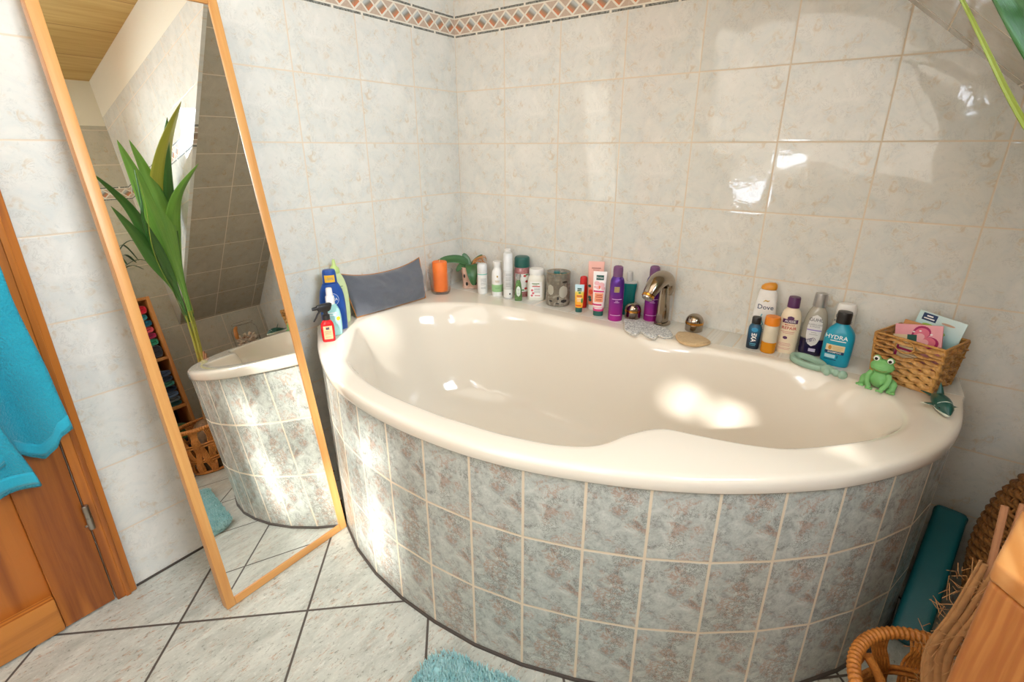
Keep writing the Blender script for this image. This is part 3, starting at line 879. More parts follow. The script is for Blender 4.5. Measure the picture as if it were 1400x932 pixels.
for pts, w, nr_ in ((((-.002, -.004, zt), (-.045, -.012, zt+.026), (-.105, -.026, zt+.030), (-.154, -.040, zt+.014)), .0215, (0, -.75, .65)),
               (((-.004, -.006, zt), (-.020, .002, zt+.03), (-.030, .008, zt+.050)), .0165, (0, -.8, .6)),
               (((.002, -.012, zt), (.004, -.040, zt+.006), (.006, -.064, zt-.028), (.012, -.072, zt-.076)), .0275, (0, -.25, 1)),
               (((-.006, -.008, zt), (-.034, -.022, zt+.004), (-.062, -.030, zt-.022)), .018, (0, -.6, .8)),
               (((.004, .002, zt), (.030, .010, zt+.024), (.055, .018, zt+.040)), .010, (0, -.5, .8))):
    leaf(pts, w, nr_, .18, .62, mat=M_oleaf, parent=t, base=.45)
M_root = plain('dried_root', 'c98a52', .8)
for i in range(11):
    a = random.uniform(-.7, .9); l = random.uniform(.03, .065); dx = cos(a)*.5+.5
    p0 = Vector((.010+random.uniform(-.008, .01), random.uniform(-.01, .01), zt-.006))
    pts = [p0, p0+Vector((l*.35*cos(a*2), random.uniform(-.015, .012), l*.6)), p0+Vector((l*dx*.9, random.uniform(-.02, .015), l*.55+random.uniform(-.02, .02))), p0+Vector((l*dx*1.0, random.uniform(-.02, .01), random.uniform(-.012, .04)))]
    mesh_obj('dried_root', newtube(spline(pts, 5), [.0022-.0001*k for k in range(16)], 7), M_root, t)

# -------- small white can with mint band
t = thing('aerosol_can', 'small white can with a thin mint band beside the orchid pot', 'can', at(.216, -.121), face(-50), G_back)
b = Body([(0, .020, .020, 2), (.002, .0212, .0212, 2), (.090, .0212, .0212, 2), (.0905, .0206, .0206, 2)])
mesh_obj('can_body', b.bm(), W['white'], t)
mesh_obj('cap', lathe([(.0206, .0907), (.0214, .092), (.0208, .122), (.018, .128), (.009, .130)], 36), plain('cool_white_cap', 'e4e5e4', .3), t)
mesh_obj('mint_band', Body([(.083, .0214, .0214, 2), (.087, .0214, .0214, 2)]).bm(36, False, False), plain('mint_print', '6fc3b4', .4), t, None, 'mint band')
bars(b, [(.004, z, .022, .0016) for z in (.066, .060, .054, .047, .041, .030, .024)], W['inkgrey'], t)

# -------- white bottle with green label
t = thing('lotion_bottle', 'white bottle with flared top and a pale green lower label', 'bottle', at(.287, -.108), face(-52), G_back)
b = Body(profile([(0, .0215, .0215, 2), (.002, .023, .023, 2), (.05, .0235, .0235, 2), (.095, .0225, .0225, 2), (.112, .0165, .0165, 2), (.122, .0145, .0145, 2)], 4)+[(.1225, .0145, .0145, 2)])
mesh_obj('bottle_body', b.bm(), W['white'], t)
mesh_obj('cap', lathe([(.0146, .123), (.0152, .1235), (.0150, .128), (.0185, .141), (.0185, .1445), (.016, .145)], 32), W['white'], t)
mesh_obj('label_band', Body([(z, b.at(z)[0]+.0004, b.at(z)[1]+.0004, 2) for z in (.018, .03, .04, .049)]).bm(40, False, False), plain('green_band', '9cc78e', .45), t, None, 'pale green label')
bars(b, [(0, .085, .006, .008), (0, .066, .02, .002), (0, .06, .016, .0015)], W['gold'], t)
bars(b, [(0, .038, .022, .0012), (0, .033, .018, .0012)], plain('green_dark_print', '5f9a5a', .5), t, .0012)

# -------- tall white spray can, two-tone
t = thing('aerosol_can', 'slim tall white spray can with a grey printed lower half', 'spray can', at(.351, -.118), face(-53), G_back)
b = Body([(0, .0178, .0178, 2), (.002, .0188, .0188, 2), (.118, .0188, .0188, 2), (.119, .0182, .0182, 2)])
mesh_obj('can_body', b.bm(), plain('pearl_grey', 'd6d5d2', .35), t)
mesh_obj('cap', lathe([(.0184, .1192), (.0192, .120), (.0188, .186), (.017, .1895), (.010, .191)], 36), plain('cool_white_cap', 'e4e5e4', .3), t)
mesh_obj('white_foot', Body([(.006, .01905, .01905, 2), (.040, .01905, .01905, 2)]).bm(36, False, False), W['white'], t, None)
bars(b, [(0, z, .02, .0016) for z in (.105, .099, .09, .084, .078, .068, .062, .055)], W['inkgrey'], t)
mesh_obj('flower_emblem', b.patch(.004, .010, .018, .026, .0007, 6, 6, ell=True), W['ink'], t, None)

# -------- white bottle behind
t = thing('lotion_bottle', 'plain white bottle mostly hidden behind the slim tall spray can', 'bottle', at(.296, -.046), face(-53), G_back)
b = Body(profile([(0, .016, .016, 2), (.002, .0175, .0175, 2), (.09, .0175, .0175, 2), (.13, .016, .016, 2), (.15, .011, .011, 2), (.154, .0105, .0105, 2)], 4))
mesh_obj('bottle_body', b.bm(), W['white'], t)
mesh_obj('cap', lathe([(.0105, .1545), (.0135, .155), (.0135, .186), (.012, .188)], 28), W['white'], t)
mesh_obj('brown_collar', lathe([(.0108, .1495), (.0112, .150), (.0112, .1535), (.0107, .154)], 24), plain('brown_collar', '7a5a42', .5), t, 35, 'brown collar')

# -------- bath salt jar with green lid
M_salt = Mat('bath_salt_red'); _o = M_salt.node('ShaderNodeTexCoord').outputs['Object']
vo = M_salt.node('ShaderNodeTexVoronoi'); vo.inputs['Scale'].default_value = 300; M_salt.nt.links.new(_o, vo.inputs[0])
M_salt.set(col=M_salt.mix(V(M_salt, vo.outputs[0]), 'c98f8b', '8f4a4f'), rough=.25, coat=.6); M_salt = M_salt.m
t = thing('bath_salt_jar', 'jar of rosy bath salt with a big dark green lid', 'jar', at(.371, -.047), face(-55), G_back)
b = Body(profile([(0, .030, .030, 2), (.003, .0325, .0325, 2), (.05, .033, .033, 2), (.10, .033, .033, 2), (.112, .031, .031, 2), (.1225, .029, .029, 2)], 4))
mesh_obj('jar_body', b.bm(), M_salt, t)
mesh_obj('lid', lathe([(.0305, .1228), (.0320, .124), (.0318, .155), (.0305, .162), (.027, .1655), (.015, .1665)], 44), W['dkgreen'], t, 35, 'dark green screw lid')
mesh_obj('label', b.patch(-.027, .027, .022, .098, .0005, 18, 10), W['paper'], t, None, 'white label')
mesh_obj('label_banner', b.patch(-.025, -.004, .085, .097, .0009, 8, 3), W['dkgreen'], t, None)
text_part('Kneipp', .0065, W['inkwhite'], t, flat(b, -.0145, .091, .0013), bold=.01)
for x, z in ((.012, .09), (-.018, .072), (.02, .066), (-.012, .04), (.016, .036)):
    mesh_obj('berry_print', b.patch(x-.006, x+.006, z-.005, z+.005, .0009, 8, 6, ell=True), plain('berry_red', 'c93a3a', .5), t, None)
for x, z in ((.020, .094), (-.02, .063), (.004, .030)):
    mesh_obj('leaf_print', b.patch(x-.006, x+.006, z-.003, z+.003, .001, 8, 6, ell=True), plain('leaf_green', '4f8f4a', .5), t, None)

# -------- small green glass bottle
M_gg = Mat('green_glass'); M_gg.set(col='7fae6a', rough=.06, trans=.6, ior=1.45); M_gg = M_gg.m
t = thing('perfume_bottle', 'small slim green glass bottle with silver cap before the salt jar', 'bottle', at(.404, -.119), face(-55), G_back)
b = Body(profile([(0, .013, .010, 3), (.002, .0155, .012, 3), (.03, .0145, .0115, 3), (.065, .0115, .0095, 2.6), (.080, .0085, .008, 2), (.086, .007, .007, 2)], 4))
mesh_obj('bottle_body', b.bm(), M_gg, t)
mesh_obj('cap', lathe([(.007, .0862), (.0082, .087), (.0082, .104), (.0075, .1065), (.003, .1075)], 24), W['silver'], t, 35, 'silver cap')
mesh_obj('label', b.patch(-.0085, .0085, .018, .062, .0005, 8, 8, ell=True), plain('pale_label', 'dfe8dc', .5), t, None)
bars(b, [(0, .048, .01, .0014), (0, .043, .008, .0012), (0, .032, .008, .0012)], W['inkgrey'], t, .001)

# -------- white square jar
t = thing('powder_jar', 'squat white square jar with screw lid and printed label', 'jar', at(.447, -.052), face(-58), G_back)
b = Body(profile([(0, .033, .030, 4), (.003, .0355, .032, 4), (.05, .036, .0325, 4), (.085, .035, .032, 4), (.096, .030, .029, 3), (.103, .027, .027, 2.2)], 4))
mesh_obj('jar_body', b.bm(48), plain('milky_plastic', 'e9e5d8', .4), t)
mesh_obj('lid', lathe([(.0285, .1033), (.0300, .104), (.0298, .122), (.028, .1262), (.015, .1272)], 44), W['white'], t)
mesh_obj('label', b.patch(-.024, .024, .012, .078, .0005, 14, 8), W['paper'], t, None)
bars(b, [(-.002, .070, .030, .0034), (-.004, .065, .018, .002)], plain('label_green', '6d8f63', .5), t, .0009)
bars(b, [(0, .0585, .032, .004)], W['inkred'], t, .0009)
bars(b, [(.004, z, .024, .0014) for z in (.051, .047, .043, .037, .033)], W['inkgrey'], t, .0009)
for x, z in ((-.016, .042), (-.012, .030), (-.017, .020)):
    mesh_obj('flower_print', b.patch(x-.005, x+.005, z-.005, z+.005, .0009, 8, 6, ell=True), plain('flower_pink', 'd9707c', .5), t, None)
bars(b, [(.006, .020, .022, .003)], W['inkred'], t, .0009)

# -------- smoky tumbler with small green-lidded candle pots inside
M_smoke = Mat('smoky_patterned_glass'); x_, y_, z_ = M_smoke.objc(); _o = M_smoke.node('ShaderNodeTexCoord').outputs['Object']
n1 = M_smoke.noise(_o, 34, 3, .6, 1.5)
M_smoke.set(col=M_smoke.mix(M_smoke.step(n1, .44, .62), '857b6c', 'a79f8f'), rough=.2, alpha=M_smoke.step(z_, .13, .0)*.42+.48)
bmx = M_smoke.m
t = thing('smoky_glass_tumbler', 'smoky grey patterned glass tumbler on the back ledge', 'glass', at(.560, -.066), face(-59), G_back)
mesh_obj('glass_cup', lathe([(.043, 0), (.0465, .002), (.0475, .008), (.0475, .130), (.0470, .1315), (.0455, .1315), (.0450, .130), (.0450, .010), (.043, .008)], 56), bmx, t, 50)
mesh_obj('gilded_rim', newtube([(.0464*cos(a*PI/28), .0464*sin(a*PI/28), .1316) for a in range(56)], .0009, 6, False, 1, True), plain('amber_rim', 'a7804c', .3, .5), t)
bb = Body([(0, .0476, .0476, 2), (.14, .0476, .0476, 2)])
M_bh = plain('relief_black', '24211e', .5)
for x0, x1, z0, z1 in ((-.034, -.022, .018, .026), (.012, .034, .016, .030), (-.009, .006, .012, .017), (.016, .034, .096, .104), (-.004, .004, .028, .042)):
    mesh_obj('dark_pattern', bb.patch(x0, x1, z0, z1, .0005, 10, 6, ell=True), M_bh, t, None)
M_frost = plain('relief_pale', 'b0ab9b', .6)
for x0, x1, z0, z1 in ((-.040, -.018, .046, .088), (.004, .036, .036, .086)):
    mesh_obj('pale_pattern', bb.patch(x0, x1, z0, z1, .0004, 12, 8, ell=True), M_frost, t, None)
for i, (px, py, hh) in enumerate(((-.006, -.010, .130), (.022, .004, .120))):
    q = thing('small_vial', ['dark green capped vial standing taller in the smoky tumbler', 'dark green capped vial lower at the right in the smoky tumbler'][i], 'vial', at(.560, -.066), face(-59), 'vials in the smoky tumbler')
    mesh_obj('vial_body', lathe([(.009, .0102), (.0105, .012), (.0105, hh-.02), (.008, hh-.016)], 24, ox=px, oy=py), plain('vial_glass', '8a9a8b', .2), q)
    mesh_obj('cap', lathe([(.0095, hh-.0155), (.0125, hh-.015), (.0125, hh+.003), (.011, hh+.005)], 28, ox=px, oy=py), plain('vial_cap', '2f6e6d', .4), q)

# -------- small tubes and bottles
def squeeze_tube(name, label, x, y, head, w, h, capc, bodym, capm, caph=.018, group=G_back):
    t = thing(name, label, 'tube', at(x, y), face(head), group)
    c = Body([(0, w*.74, w*.50, 2), (.001, w*.78, w*.53, 2), (caph-.001, w*.78, w*.53, 2), (caph, w*.74, w*.5, 2)])
    mesh_obj('cap', c.bm(), capm, t)
    b = Body(profile([(caph+.0003, w*.80, w*.56, 2), (caph+.003, w*.84, w*.58, 2), (h*.4, w*.93, w*.47, 2.1), (h*.7, w, w*.28, 2.3), (h*.93, w*1.04, .0026, 3), (h, w*1.04, .0014, 3)], 5))
    mesh_obj('tube_body', b.bm(48), bodym, t)
    return t, b
def grad(name, stops, rough=.4, z0=0.0, z1=.2):
    b = Mat(name); x, y, z = b.objc()
    b.set(col=b.ramp((z-z0)/(z1-z0), stops), rough=rough); return b.m
M_ot = grad('orange_tube_print', [(.0, 'f3a11d'), (.55, 'f7b53a'), (.72, 'e9d35a'), (.80, 'cfe5ea'), (1, 'b9dbe8')], .4, 0, .107)
t, b = squeeze_tube('cream_tube', 'small orange and yellow tube standing on its dark green cap', .679, -.109, -62, .0165, .107, '', M_ot, W['dkgreen'])
mesh_obj('label_banner', b.patch(-.008, .008, .082, .094, .0006, 6, 3), W['dkgreen'], t, None)
text_part('Kneipp', .0055, W['inkwhite'], t, flat(b, 0, .088, .0011), bold=.01)
bars(b, [(0, .064, .020, .0042)], W['inkred'], t, .0006); bars(b, [(0, .055, .018, .0025), (0, .049, .018, .0015), (0, .044, .016, .0015)], W['inkwhite'], t, .0006)
bars(b, [(-.002, .027, .02, .005)], plain('orange_print', 'e5561f', .5), t, .0006)
mesh_obj('leaf_print', b.patch(.007, .014, .036, .056, .0006, 6, 6, ell=True), plain('leaf_green', '4f8f4a', .5), t, None)
mesh_obj('leaf_print', b.patch(-.004, .006, .072, .080, .0006, 6, 6, ell=True), plain('leaf_green', '4f8f4a', .5), t, None)

t = thing('shower_gel_bottle', 'slim glossy red bottle just behind the small orange tube', 'bottle', at(.661, -.044), face(-63), G_back)
b = Body(profile([(0, .0145, .0145, 2), (.002, .0158, .0158, 2), (.05, .016, .016, 2), (.088, .0155, .0155, 2), (.096, .0135, .0135, 2)], 4))
mesh_obj('bottle_body', b.bm(), W['red'], t)
mesh_obj('cap', lathe([(.0135, .0963), (.0145, .097), (.0142, .114), (.0125, .121), (.007, .124)], 32), plain('red_cap', 'cf2a2c', .25), t)

M_pt = grad('pink_tube_print', [(.0, 'f08a5f'), (.35, 'f0906f'), (.55, 'f3b09f'), (1, 'f6bfb0')], .38, 0, .188)
t, b = squeeze_tube('cream_tube', 'tall salmon pink tube at the back, behind the white and pink tube', .712, -.045, -64, .0285, .188, '', M_pt, W['white'], .022)
bars(b, [(0, .163, .034, .004), (0, .156, .024, .002)], plain('rose_print', 'b4776b', .5), t, .0006)
for x, z in ((-.022, .094), (-.020, .050), (-.018, .040)):
    mesh_obj('leaf_print', b.patch(x-.005, x+.006, z-.006, z+.006, .0006, 6, 6, ell=True), W['dkgreen'], t, None)
mesh_obj('flower_print', b.patch(-.024, -.008, .062, .082, .0006, 8, 8, ell=True), plain('flower_orange', 'ee5d3c', .5), t, None)

M_wt = grad('blossom_tube_print', [(.0, 'e0508a'), (.16, 'd93f7c'), (.22, 'f7e3dd'), (.6, 'faf0ec'), (1, 'fbf6f3')], .38, 0, .167)
t, b = squeeze_tube('cream_tube', 'white and pink blossom tube standing on its dark green cap', .757, -.102, -65, .0235, .167, '', M_wt, W['dkgreen'], .02)
mesh_obj('label_banner', b.patch(-.013, .014, .136, .154, .0006, 6, 3), W['dkgreen'], t, None)
text_part('Kneipp', .0085, W['inkwhite'], t, flat(b, 0, .145, .0011), bold=.012)
for x, z, r in ((-.010, .124, .009), (.006, .118, .011), (-.004, .108, .008), (.013, .106, .007), (-.015, .110, .005)):
    mesh_obj('blossom_print', b.patch(x-r, x+r, z-r*.9, z+r*.9, .0006, 8, 8, ell=True), plain('blossom_pink', 'f3b9bd', .5), t, None)
mesh_obj('blossom_heart', b.patch(-.003, .003, .104, .116, .0009, 6, 6, ell=True), plain('blossom_core', 'f07a45', .5), t, None)
bars(b, [(-.002, .094, .038, .006), (-.006, .044, .034, .006)], W['magenta'], t, .0007)
mesh_obj('label', b.patch(-.016, .015, .054, .088, .0007, 8, 6), plain('peach_label', 'f6a67c', .5), t, None)
bars(b, [(0, .080, .02, .003), (0, .073, .024, .003), (0, .064, .02, .002), (0, .060, .02, .002)], W['inkred'], t, .0011)
bars(b, [(0, .029, .028, .003)], W['inkwhite'], t, .0007)

# -------- two purple foam cans
M_foam = Mat('purple_metallic'); x_, y_, z_ = M_foam.objc()
M_foam.set(col=M_foam.ramp(z_/.16, [(.0, 'b0298f'), (.3, '9a2c94'), (.65, '6b2f93'), (1, '56308a')]), rough=.25, metal=.45); M_foam = M_foam.m
M_pcap = Mat('purple_clear_cap'); M_pcap.set(col='a877a6', rough=.12, trans=.55, ior=1.3); M_pcap = M_pcap.m
def foam_can(label, x, y, head):
    t = thing('foam_can', label, 'spray can', at(x, y), face(head), 'purple foam cans')
    b = Body(profile([(0, .0245, .0245, 2), (.003, .0256, .0256, 2), (.05, .0256, .0256, 2), (.125, .0256, .0256, 2), (.148, .0235, .0235, 2), (.158, .0185, .0185, 2), (.161, .0172, .0172, 2)], 4))
    mesh_obj('can_body', b.bm(), M_foam, t)
    mesh_obj('nozzle', lathe([(.0165, .1613), (.0168, .178), (.0145, .186), (.010, .188)], 28), W['purple'], t)
    mesh_obj('clear_cap', lathe([(.0174, .1612), (.0176, .185), (.0165, .195), (.012, .1985), (.004, .200)], 32, False), M_pcap, t, 35, 'translucent purple cap')
    mesh_obj('emblem', b.patch(-.009, .009, .108, .128, .0006, 8, 6), plain('emblem_gold', 'b5a06a', .45), t, None)
    bars(b, [(-.004, .108+.0033*k, .008, .0012) for k in range(1, 6)]+[(.005, .108+.0033*k, .006, .0012) for k in range(1, 6)], plain('emblem_dark', '7d6b45', .5), t, .0010)
    bars(b, [(.002, .082, .034, .0022), (.002, .0755, .010, .0016), (.002, .0705, .018, .0016), (0, .022, .036, .0018)], plain('lilac_print', 'd9b3d8', .5), t, .0008)
foam_can('purple foam can beside the blossom tube, left of the tap', .828, -.107, -66)
foam_can('purple foam can standing right behind the chrome tap', .934, -.033, -71)

# -------- teal mouthwash
M_tealliq = Mat('teal_liquid'); M_tealliq.set(col='128a86', rough=.08, trans=.35, ior=1.35); M_tealliq = M_tealliq.m
t = thing('mouthwash_bottle', 'teal mouthwash bottle half hidden behind the purple can', 'bottle', at(.838, -.023), face(-68), G_back)
b = Body(profile([(0, .025, .0125, 3), (.003, .028, .0145, 3), (.04, .026, .014, 3), (.075, .0245, .0135, 3), (.105, .028, .0145, 3), (.117, .0285, .0145, 3), (.1195, .026, .013, 3)], 4))
mesh_obj('bottle_body', b.bm(), M_tealliq, t)
mesh_obj('shoulder', Body([(.1197, .0265, .0135, 3), (.122, .028, .0143, 3), (.126, .0275, .014, 3), (.128, .020, .011, 2.4)]).bm(), plain('pale_shoulder', 'd9d8cf', .3), t, 35, 'pale shoulder')
mesh_obj('cap', lathe([(.0095, .1283), (.011, .130), (.0105, .160), (.009, .163)], 28), plain('clear_grey_cap', 'cfcdc8', .25), t)

# -------- tap and knobs
M_dchrome = Mat('dark_chrome'); M_dchrome.set(col='a89c8e', metal=1.0, rough=.13); M_dchrome = M_dchrome.m
M_gold = Mat('polished_brass'); M_gold.set(col='e2a24c', metal=1.0, rough=.14); M_gold = M_gold.m
t = thing('bath_tap', 'dark chrome arched bath tap with a brass ring at its mouth', 'tap', at(.985, -.058), R(-14))
secs = [(0, .0190, .0250, 2.4), (.03, .0195, .0250, 2.4), (.06, .0185, .0240, 2.4), (.10, .0165, .0225, 2.4), (.125, .0155, .0215, 2.3, 0, .001)]
b = Body(secs)
mesh_obj('base_plate', Body([(0, .024, .030, 2.4, .002, 0), (.003, .0255, .0315, 2.4, .002, 0), (.009, .025, .031, 2.4, .002, 0), (.010, .0235, .0295, 2.4, .002, 0)]).bm(), M_dchrome, t)
mesh_obj('column', Body([(z+.0102, *r) for z, *r in profile([q if len(q) == 6 else q+(0, 0) for q in secs], 4)]).bm(), M_dchrome, t)
path = spline([(.0, .008, .108), (.0, .012, .136), (0, .004, .157), (-.0, -.022, .170), (0, -.052, .163), (0, -.080, .142), (0, -.094, .126)], 5)
rad = [p[0] for p in spline([(.0200, 0, 0), (.0260, 0, 0), (.0300, 0, 0), (.0325, 0, 0), (.0310, 0, 0), (.0260, 0, 0), (.0215, 0, 0)], 5)]
mesh_obj('spout', newtube(path, rad, 28, True, .86), M_dchrome, t, 60)
dirv = Vector((0, -.014, -.016)).normalized(); e0 = Vector((0, -.0945, .1255))
mesh_obj('brass_ring', newtube([e0, e0+dirv*.002, e0+dirv*.009, e0+dirv*.0105], [.0195, .0212, .0212, .0195], 28), M_gold, t, 40, 'brass ring')
mesh_obj('aerator', newtube([e0+dirv*.0108, e0+dirv*.016], [.0185, .0175], 28), M_chrome, t, 40)
def knob(label, x, y):
    t = thing('tap_knob', label, 'knob', at(x, y), 0, 'domed tap knobs')
    mesh_obj('knob_base', lathe([(.0275, 0), (.0290, .0015), (.0292, .0235), (.0285, .0245)], 44), M_dchrome, t)
    mesh_obj('brass_band', lathe([(.0287, .0247), (.0300, .0255), (.0300, .0320), (.0287, .0328)], 44), M_gold, t, 35, 'brass band')
    mesh_obj('knob_dome', lathe([(.0290, .0330)]+[(.0290*cos(a*PI/24), .033+.0265*sin(a*PI/24)) for a in range(1, 12)], 44), M_dchrome, t, 60)
knob('domed dark chrome knob with brass band left of the tap', .873, -.052)
knob('domed dark chrome knob with brass band right of the tap', 1.097, -.056)

# -------- exfoliating mitts
M_mitt = Mat('speckled_glove_knit'); _o = M_mitt.node('ShaderNodeTexCoord').outputs['Object']
M_mitt.set(col=M_mitt.ramp(M_mitt.noise(_o, 210, 3, .7), [(.38, '8f9296'), (.52, 'cfcfcc'), (.65, 'efeeea')]), rough=.95); M_mitt.bump(M_mitt.noise(_o, 300, 2), .8, .002); M_mitt = M_mitt.m
def flatpoly(name, label, cat, pts, h, mat, edge_mat, dome=.4, wav=.004, seed=1, rows=7):
    cx_ = sum(p[0] for p in pts)/len(pts); cy_ = sum(p[1] for p in pts)/len(pts)
    t = thing(name, label, cat, (cx_, cy_, DZ+.0005))
    q = [(a, b) for a, b in spline([pts[-1]]+list(pts)+[pts[0], pts[1]], 6)][6:-6]
    q = q[:-1]
    q = [(a-cx_, b-cy_) for a, b in q]
    def zz(x, y):
        Y = y+cy_
        droop = -max(0, (-.196-Y))*.18 if cx_ < 1.2 else 0
        return droop
    rs = []
    for s, z in ((1.0, .0), (1.0, h*.5), (.97, h*.9), (.9, h), (.7, h*1.05), (.45, h*1.1), (.2, h*1.1)):
        rs.append([(x*s, y*s, z+zz(x*s, y*s)+(wav*max(0, noise.noise(Vector((x*s*22+seed, y*s*22, 0)))) if s < 1 else 0)) for x, y in q])
    bm = bmesh.new(); rings(bm, rs); mesh_obj('fabric', bm, mat, t, 70)
    mesh_obj('stitched_edge', newtube([(x, y, h*.55+zz(x, y)) for x, y in q], .0016, 6, False, 1, True), edge_mat, t, 60)
    return t
MP = [(.862, -.100), (.885, -.150), (.905, -.196), (.930, -.213), (.955, -.216), (.962, -.190), (.985, -.205), (1.010, -.216), (1.022, -.212), (1.022, -.192), (1.043, -.196), (1.062, -.178), (1.058, -.150), (1.035, -.117), (1.0, -.098), (.94, -.087), (.895, -.086)]
flatpoly('exfoliating_glove', 'white and grey speckled bath glove lying under the tap', 'glove', MP, .007, M_mitt, plain('glove_edge', 'd8d2c4', .9), wav=.004, seed=3)
M_loofah = cloth('loofah_weave', 'ecd3a8', 'b08a58', 170, .95, 1.0, .1, .004)
BP = [(1.068, -.128), (1.071, -.160), (1.092, -.196), (1.118, -.208), (1.147, -.205), (1.172, -.178), (1.178, -.150), (1.160, -.128), (1.125, -.108), (1.09, -.106)]
flatpoly('loofah_pad', 'beige woven loofah pad lying in front of the right knob', 'loofah pad', BP, .009, M_loofah, plain('loofah_edge', 'e0bd8e', .9), wav=.005, seed=8)

# -------- right-hand bottles
t = thing('shower_bottle', 'small dark navy bottle with black cap at the front left of the group', 'bottle', at(1.293, -.101), face(-84), G_right)
M_axe = grad('navy_gradient', [(.0, '15232e'), (.35, '173a55'), (.75, '1f6286'), (1, '1b4a66')], .3, 0, .085)
b = Body(profile([(0, .0165, .0165, 2.6), (.003, .0185, .0180, 2.6), (.04, .0190, .0185, 2.6), (.066, .0185, .018, 2.5), (.076, .0135, .0135, 2.2), (.079, .012, .012, 2)], 4))
mesh_obj('bottle_body', b.bm(), M_axe, t)
mesh_obj('cap', lathe([(.0122, .0793), (.0135, .080), (.0132, .097), (.012, .1005), (.006, .1012)], 28), W['black'], t)
text_part('AXE', .015, W['inkwhite'], t, lambda a, z: b.wrap(z*1.0, .038+a, .0008), bold=.03)
mesh_obj('blue_splash', b.patch(-.009, .009, .056, .070, .0006, 8, 6, ell=True), plain('splash_blue', '2f93c0', .4), t, None)
bars(b, [(0, .018, .018, .002), (0, .013, .016, .0015)], plain('cyan_print', '5fb8d0', .5), t)

M_clearp = Mat('clear_plastic'); M_clearp.set(col='f2ead9', rough=.12, trans=.85, ior=1.2); M_clearp = M_clearp.m
M_orl = Mat('orange_liquid'); M_orl.set(col='f2a024', rough=.12, trans=.3, ior=1.33); M_orl = M_orl.m
t = thing('shower_oil_bottle', 'clear bottle with orange cap and orange oil at the bottom', 'bottle', at(1.338, -.112), face(-84), G_right)
mesh_obj('oil', lathe([(.019, 0), (.0205, .002), (.0207, .033), (.0205, .0345)], 36), M_orl, t)
mesh_obj('bottle_body', lathe([(.0205, .0347), (.0209, .036), (.0207, .084), (.019, .087)], 36), plain('frosted_clear', 'dccfb6', .25), t)
mesh_obj('cap', lathe([(.0198, .0873), (.0212, .0885), (.0210, .108), (.0195, .1135), (.012, .1148)], 36), W['orange'], t)

t = thing('shampoo_bottle', 'white shampoo bottle with golden flip cap at the back left of the group', 'bottle', at(1.303, -.042), face(-84), G_right)
b = Body(profile([(0, .030, .016, 2.8), (.004, .034, .019, 2.8), (.05, .0350, .020, 2.7), (.11, .0320, .0185, 2.6), (.155, .0270, .0165, 2.4), (.172, .0245, .015, 2.3), (.176, .022, .0135, 2.2)], 5))
mesh_obj('bottle_body', b.bm(), W['white'], t)
mesh_obj('cap', Body([(.1763, .0205, .013, 2.2, 0, 0), (.178, .0225, .0145, 2.2, 0, 0), (.186, .0225, .0145, 2.2, .001, 0), (.193, .018, .012, 2.2, .004, 0), (.1975, .010, .007, 2.2, .008, 0), (.1985, .004, .003, 2.2, .010, 0)]).bm(32), plain('golden_cap', 'e3992f', .3), t, 35, 'golden flip cap')
text_part('Dove', .021, W['navy'], t, flat(b, 0, .122), bold=.005)
bmx = bmesh.new(); tube(bmx, [b.surf(x, .140+z, .0008) for x, z in ((-.009, -.001), (-.003, .004), (.004, .002), (.009, .005))], [.0006, .0022, .0022, .0006], 6); mesh_obj('bird_emblem', bmx, W['gold'], t)
tb = newtube([b.surf(x, z, .0006) for x, z in ((-.006, .10), (-.010, .088), (-.004, .078), (.0, .068), (-.006, .055))], .0016, 6); mesh_obj('ribbon_print', tb, plain('aqua_print', '65c1cf', .5), t)
bars(b, [(.004, .05, .03, .002), (.004, .044, .026, .002)], plain('aqua_print', '65c1cf', .5), t)

t = thing('conditioner_bottle', 'cream bottle with aubergine cap and red lettering', 'bottle', at(1.381, -.076), face(-85), G_right)
b = Body(profile([(0, .024, .020, 2.3), (.004, .0275, .0235, 2.3), (.05, .0285, .0245, 2.3), (.10, .0280, .024, 2.3), (.126, .0240, .0215, 2.2), (.138, .0165, .016, 2), (.141, .0145, .0145, 2)], 5))
mesh_obj('bottle_body', b.bm(), W['cream'], t)
mesh_obj('cap', lathe([(.0145, .1413), (.0165, .142), (.0160, .170), (.0148, .1735), (.007, .174)], 32), W['purple'], t, 35, 'aubergine screw cap')
mesh_obj('label_banner', b.patch(-.020, .020, .097, .109, .0006, 10, 3), W['purple'], t, None)
mesh_obj('label_crest', b.patch(-.009, .009, .106, .119, .0007, 8, 6, ell=True), W['purple'], t, None)
text_part('AUSSIE', .0098, W['inkwhite'], t, flat(b, 0, .103, .0012), bold=.012)
text_part('MIRACLE', .0065, W['inkred'], t, flat(b, 0, .0915), bold=.01)
text_part('REPAIR', .0125, W['inkred'], t, flat(b, 0, .0815), bold=.015)
bars(b, [(-.002, .070, .036, .0016), (0, .0655, .028, .0014), (-.004, .033, .03, .0012), (-.004, .029, .034, .0012), (-.004, .025, .028, .0012), (-.004, .018, .034, .0012), (-.004, .014, .03, .0012)], plain('rose_print2', 'd9978a', .5), t)
mesh_obj('animal_emblem', b.patch(-.012, .0, .046, .056, .0006, 6, 6, ell=True), W['purple'], t, None)

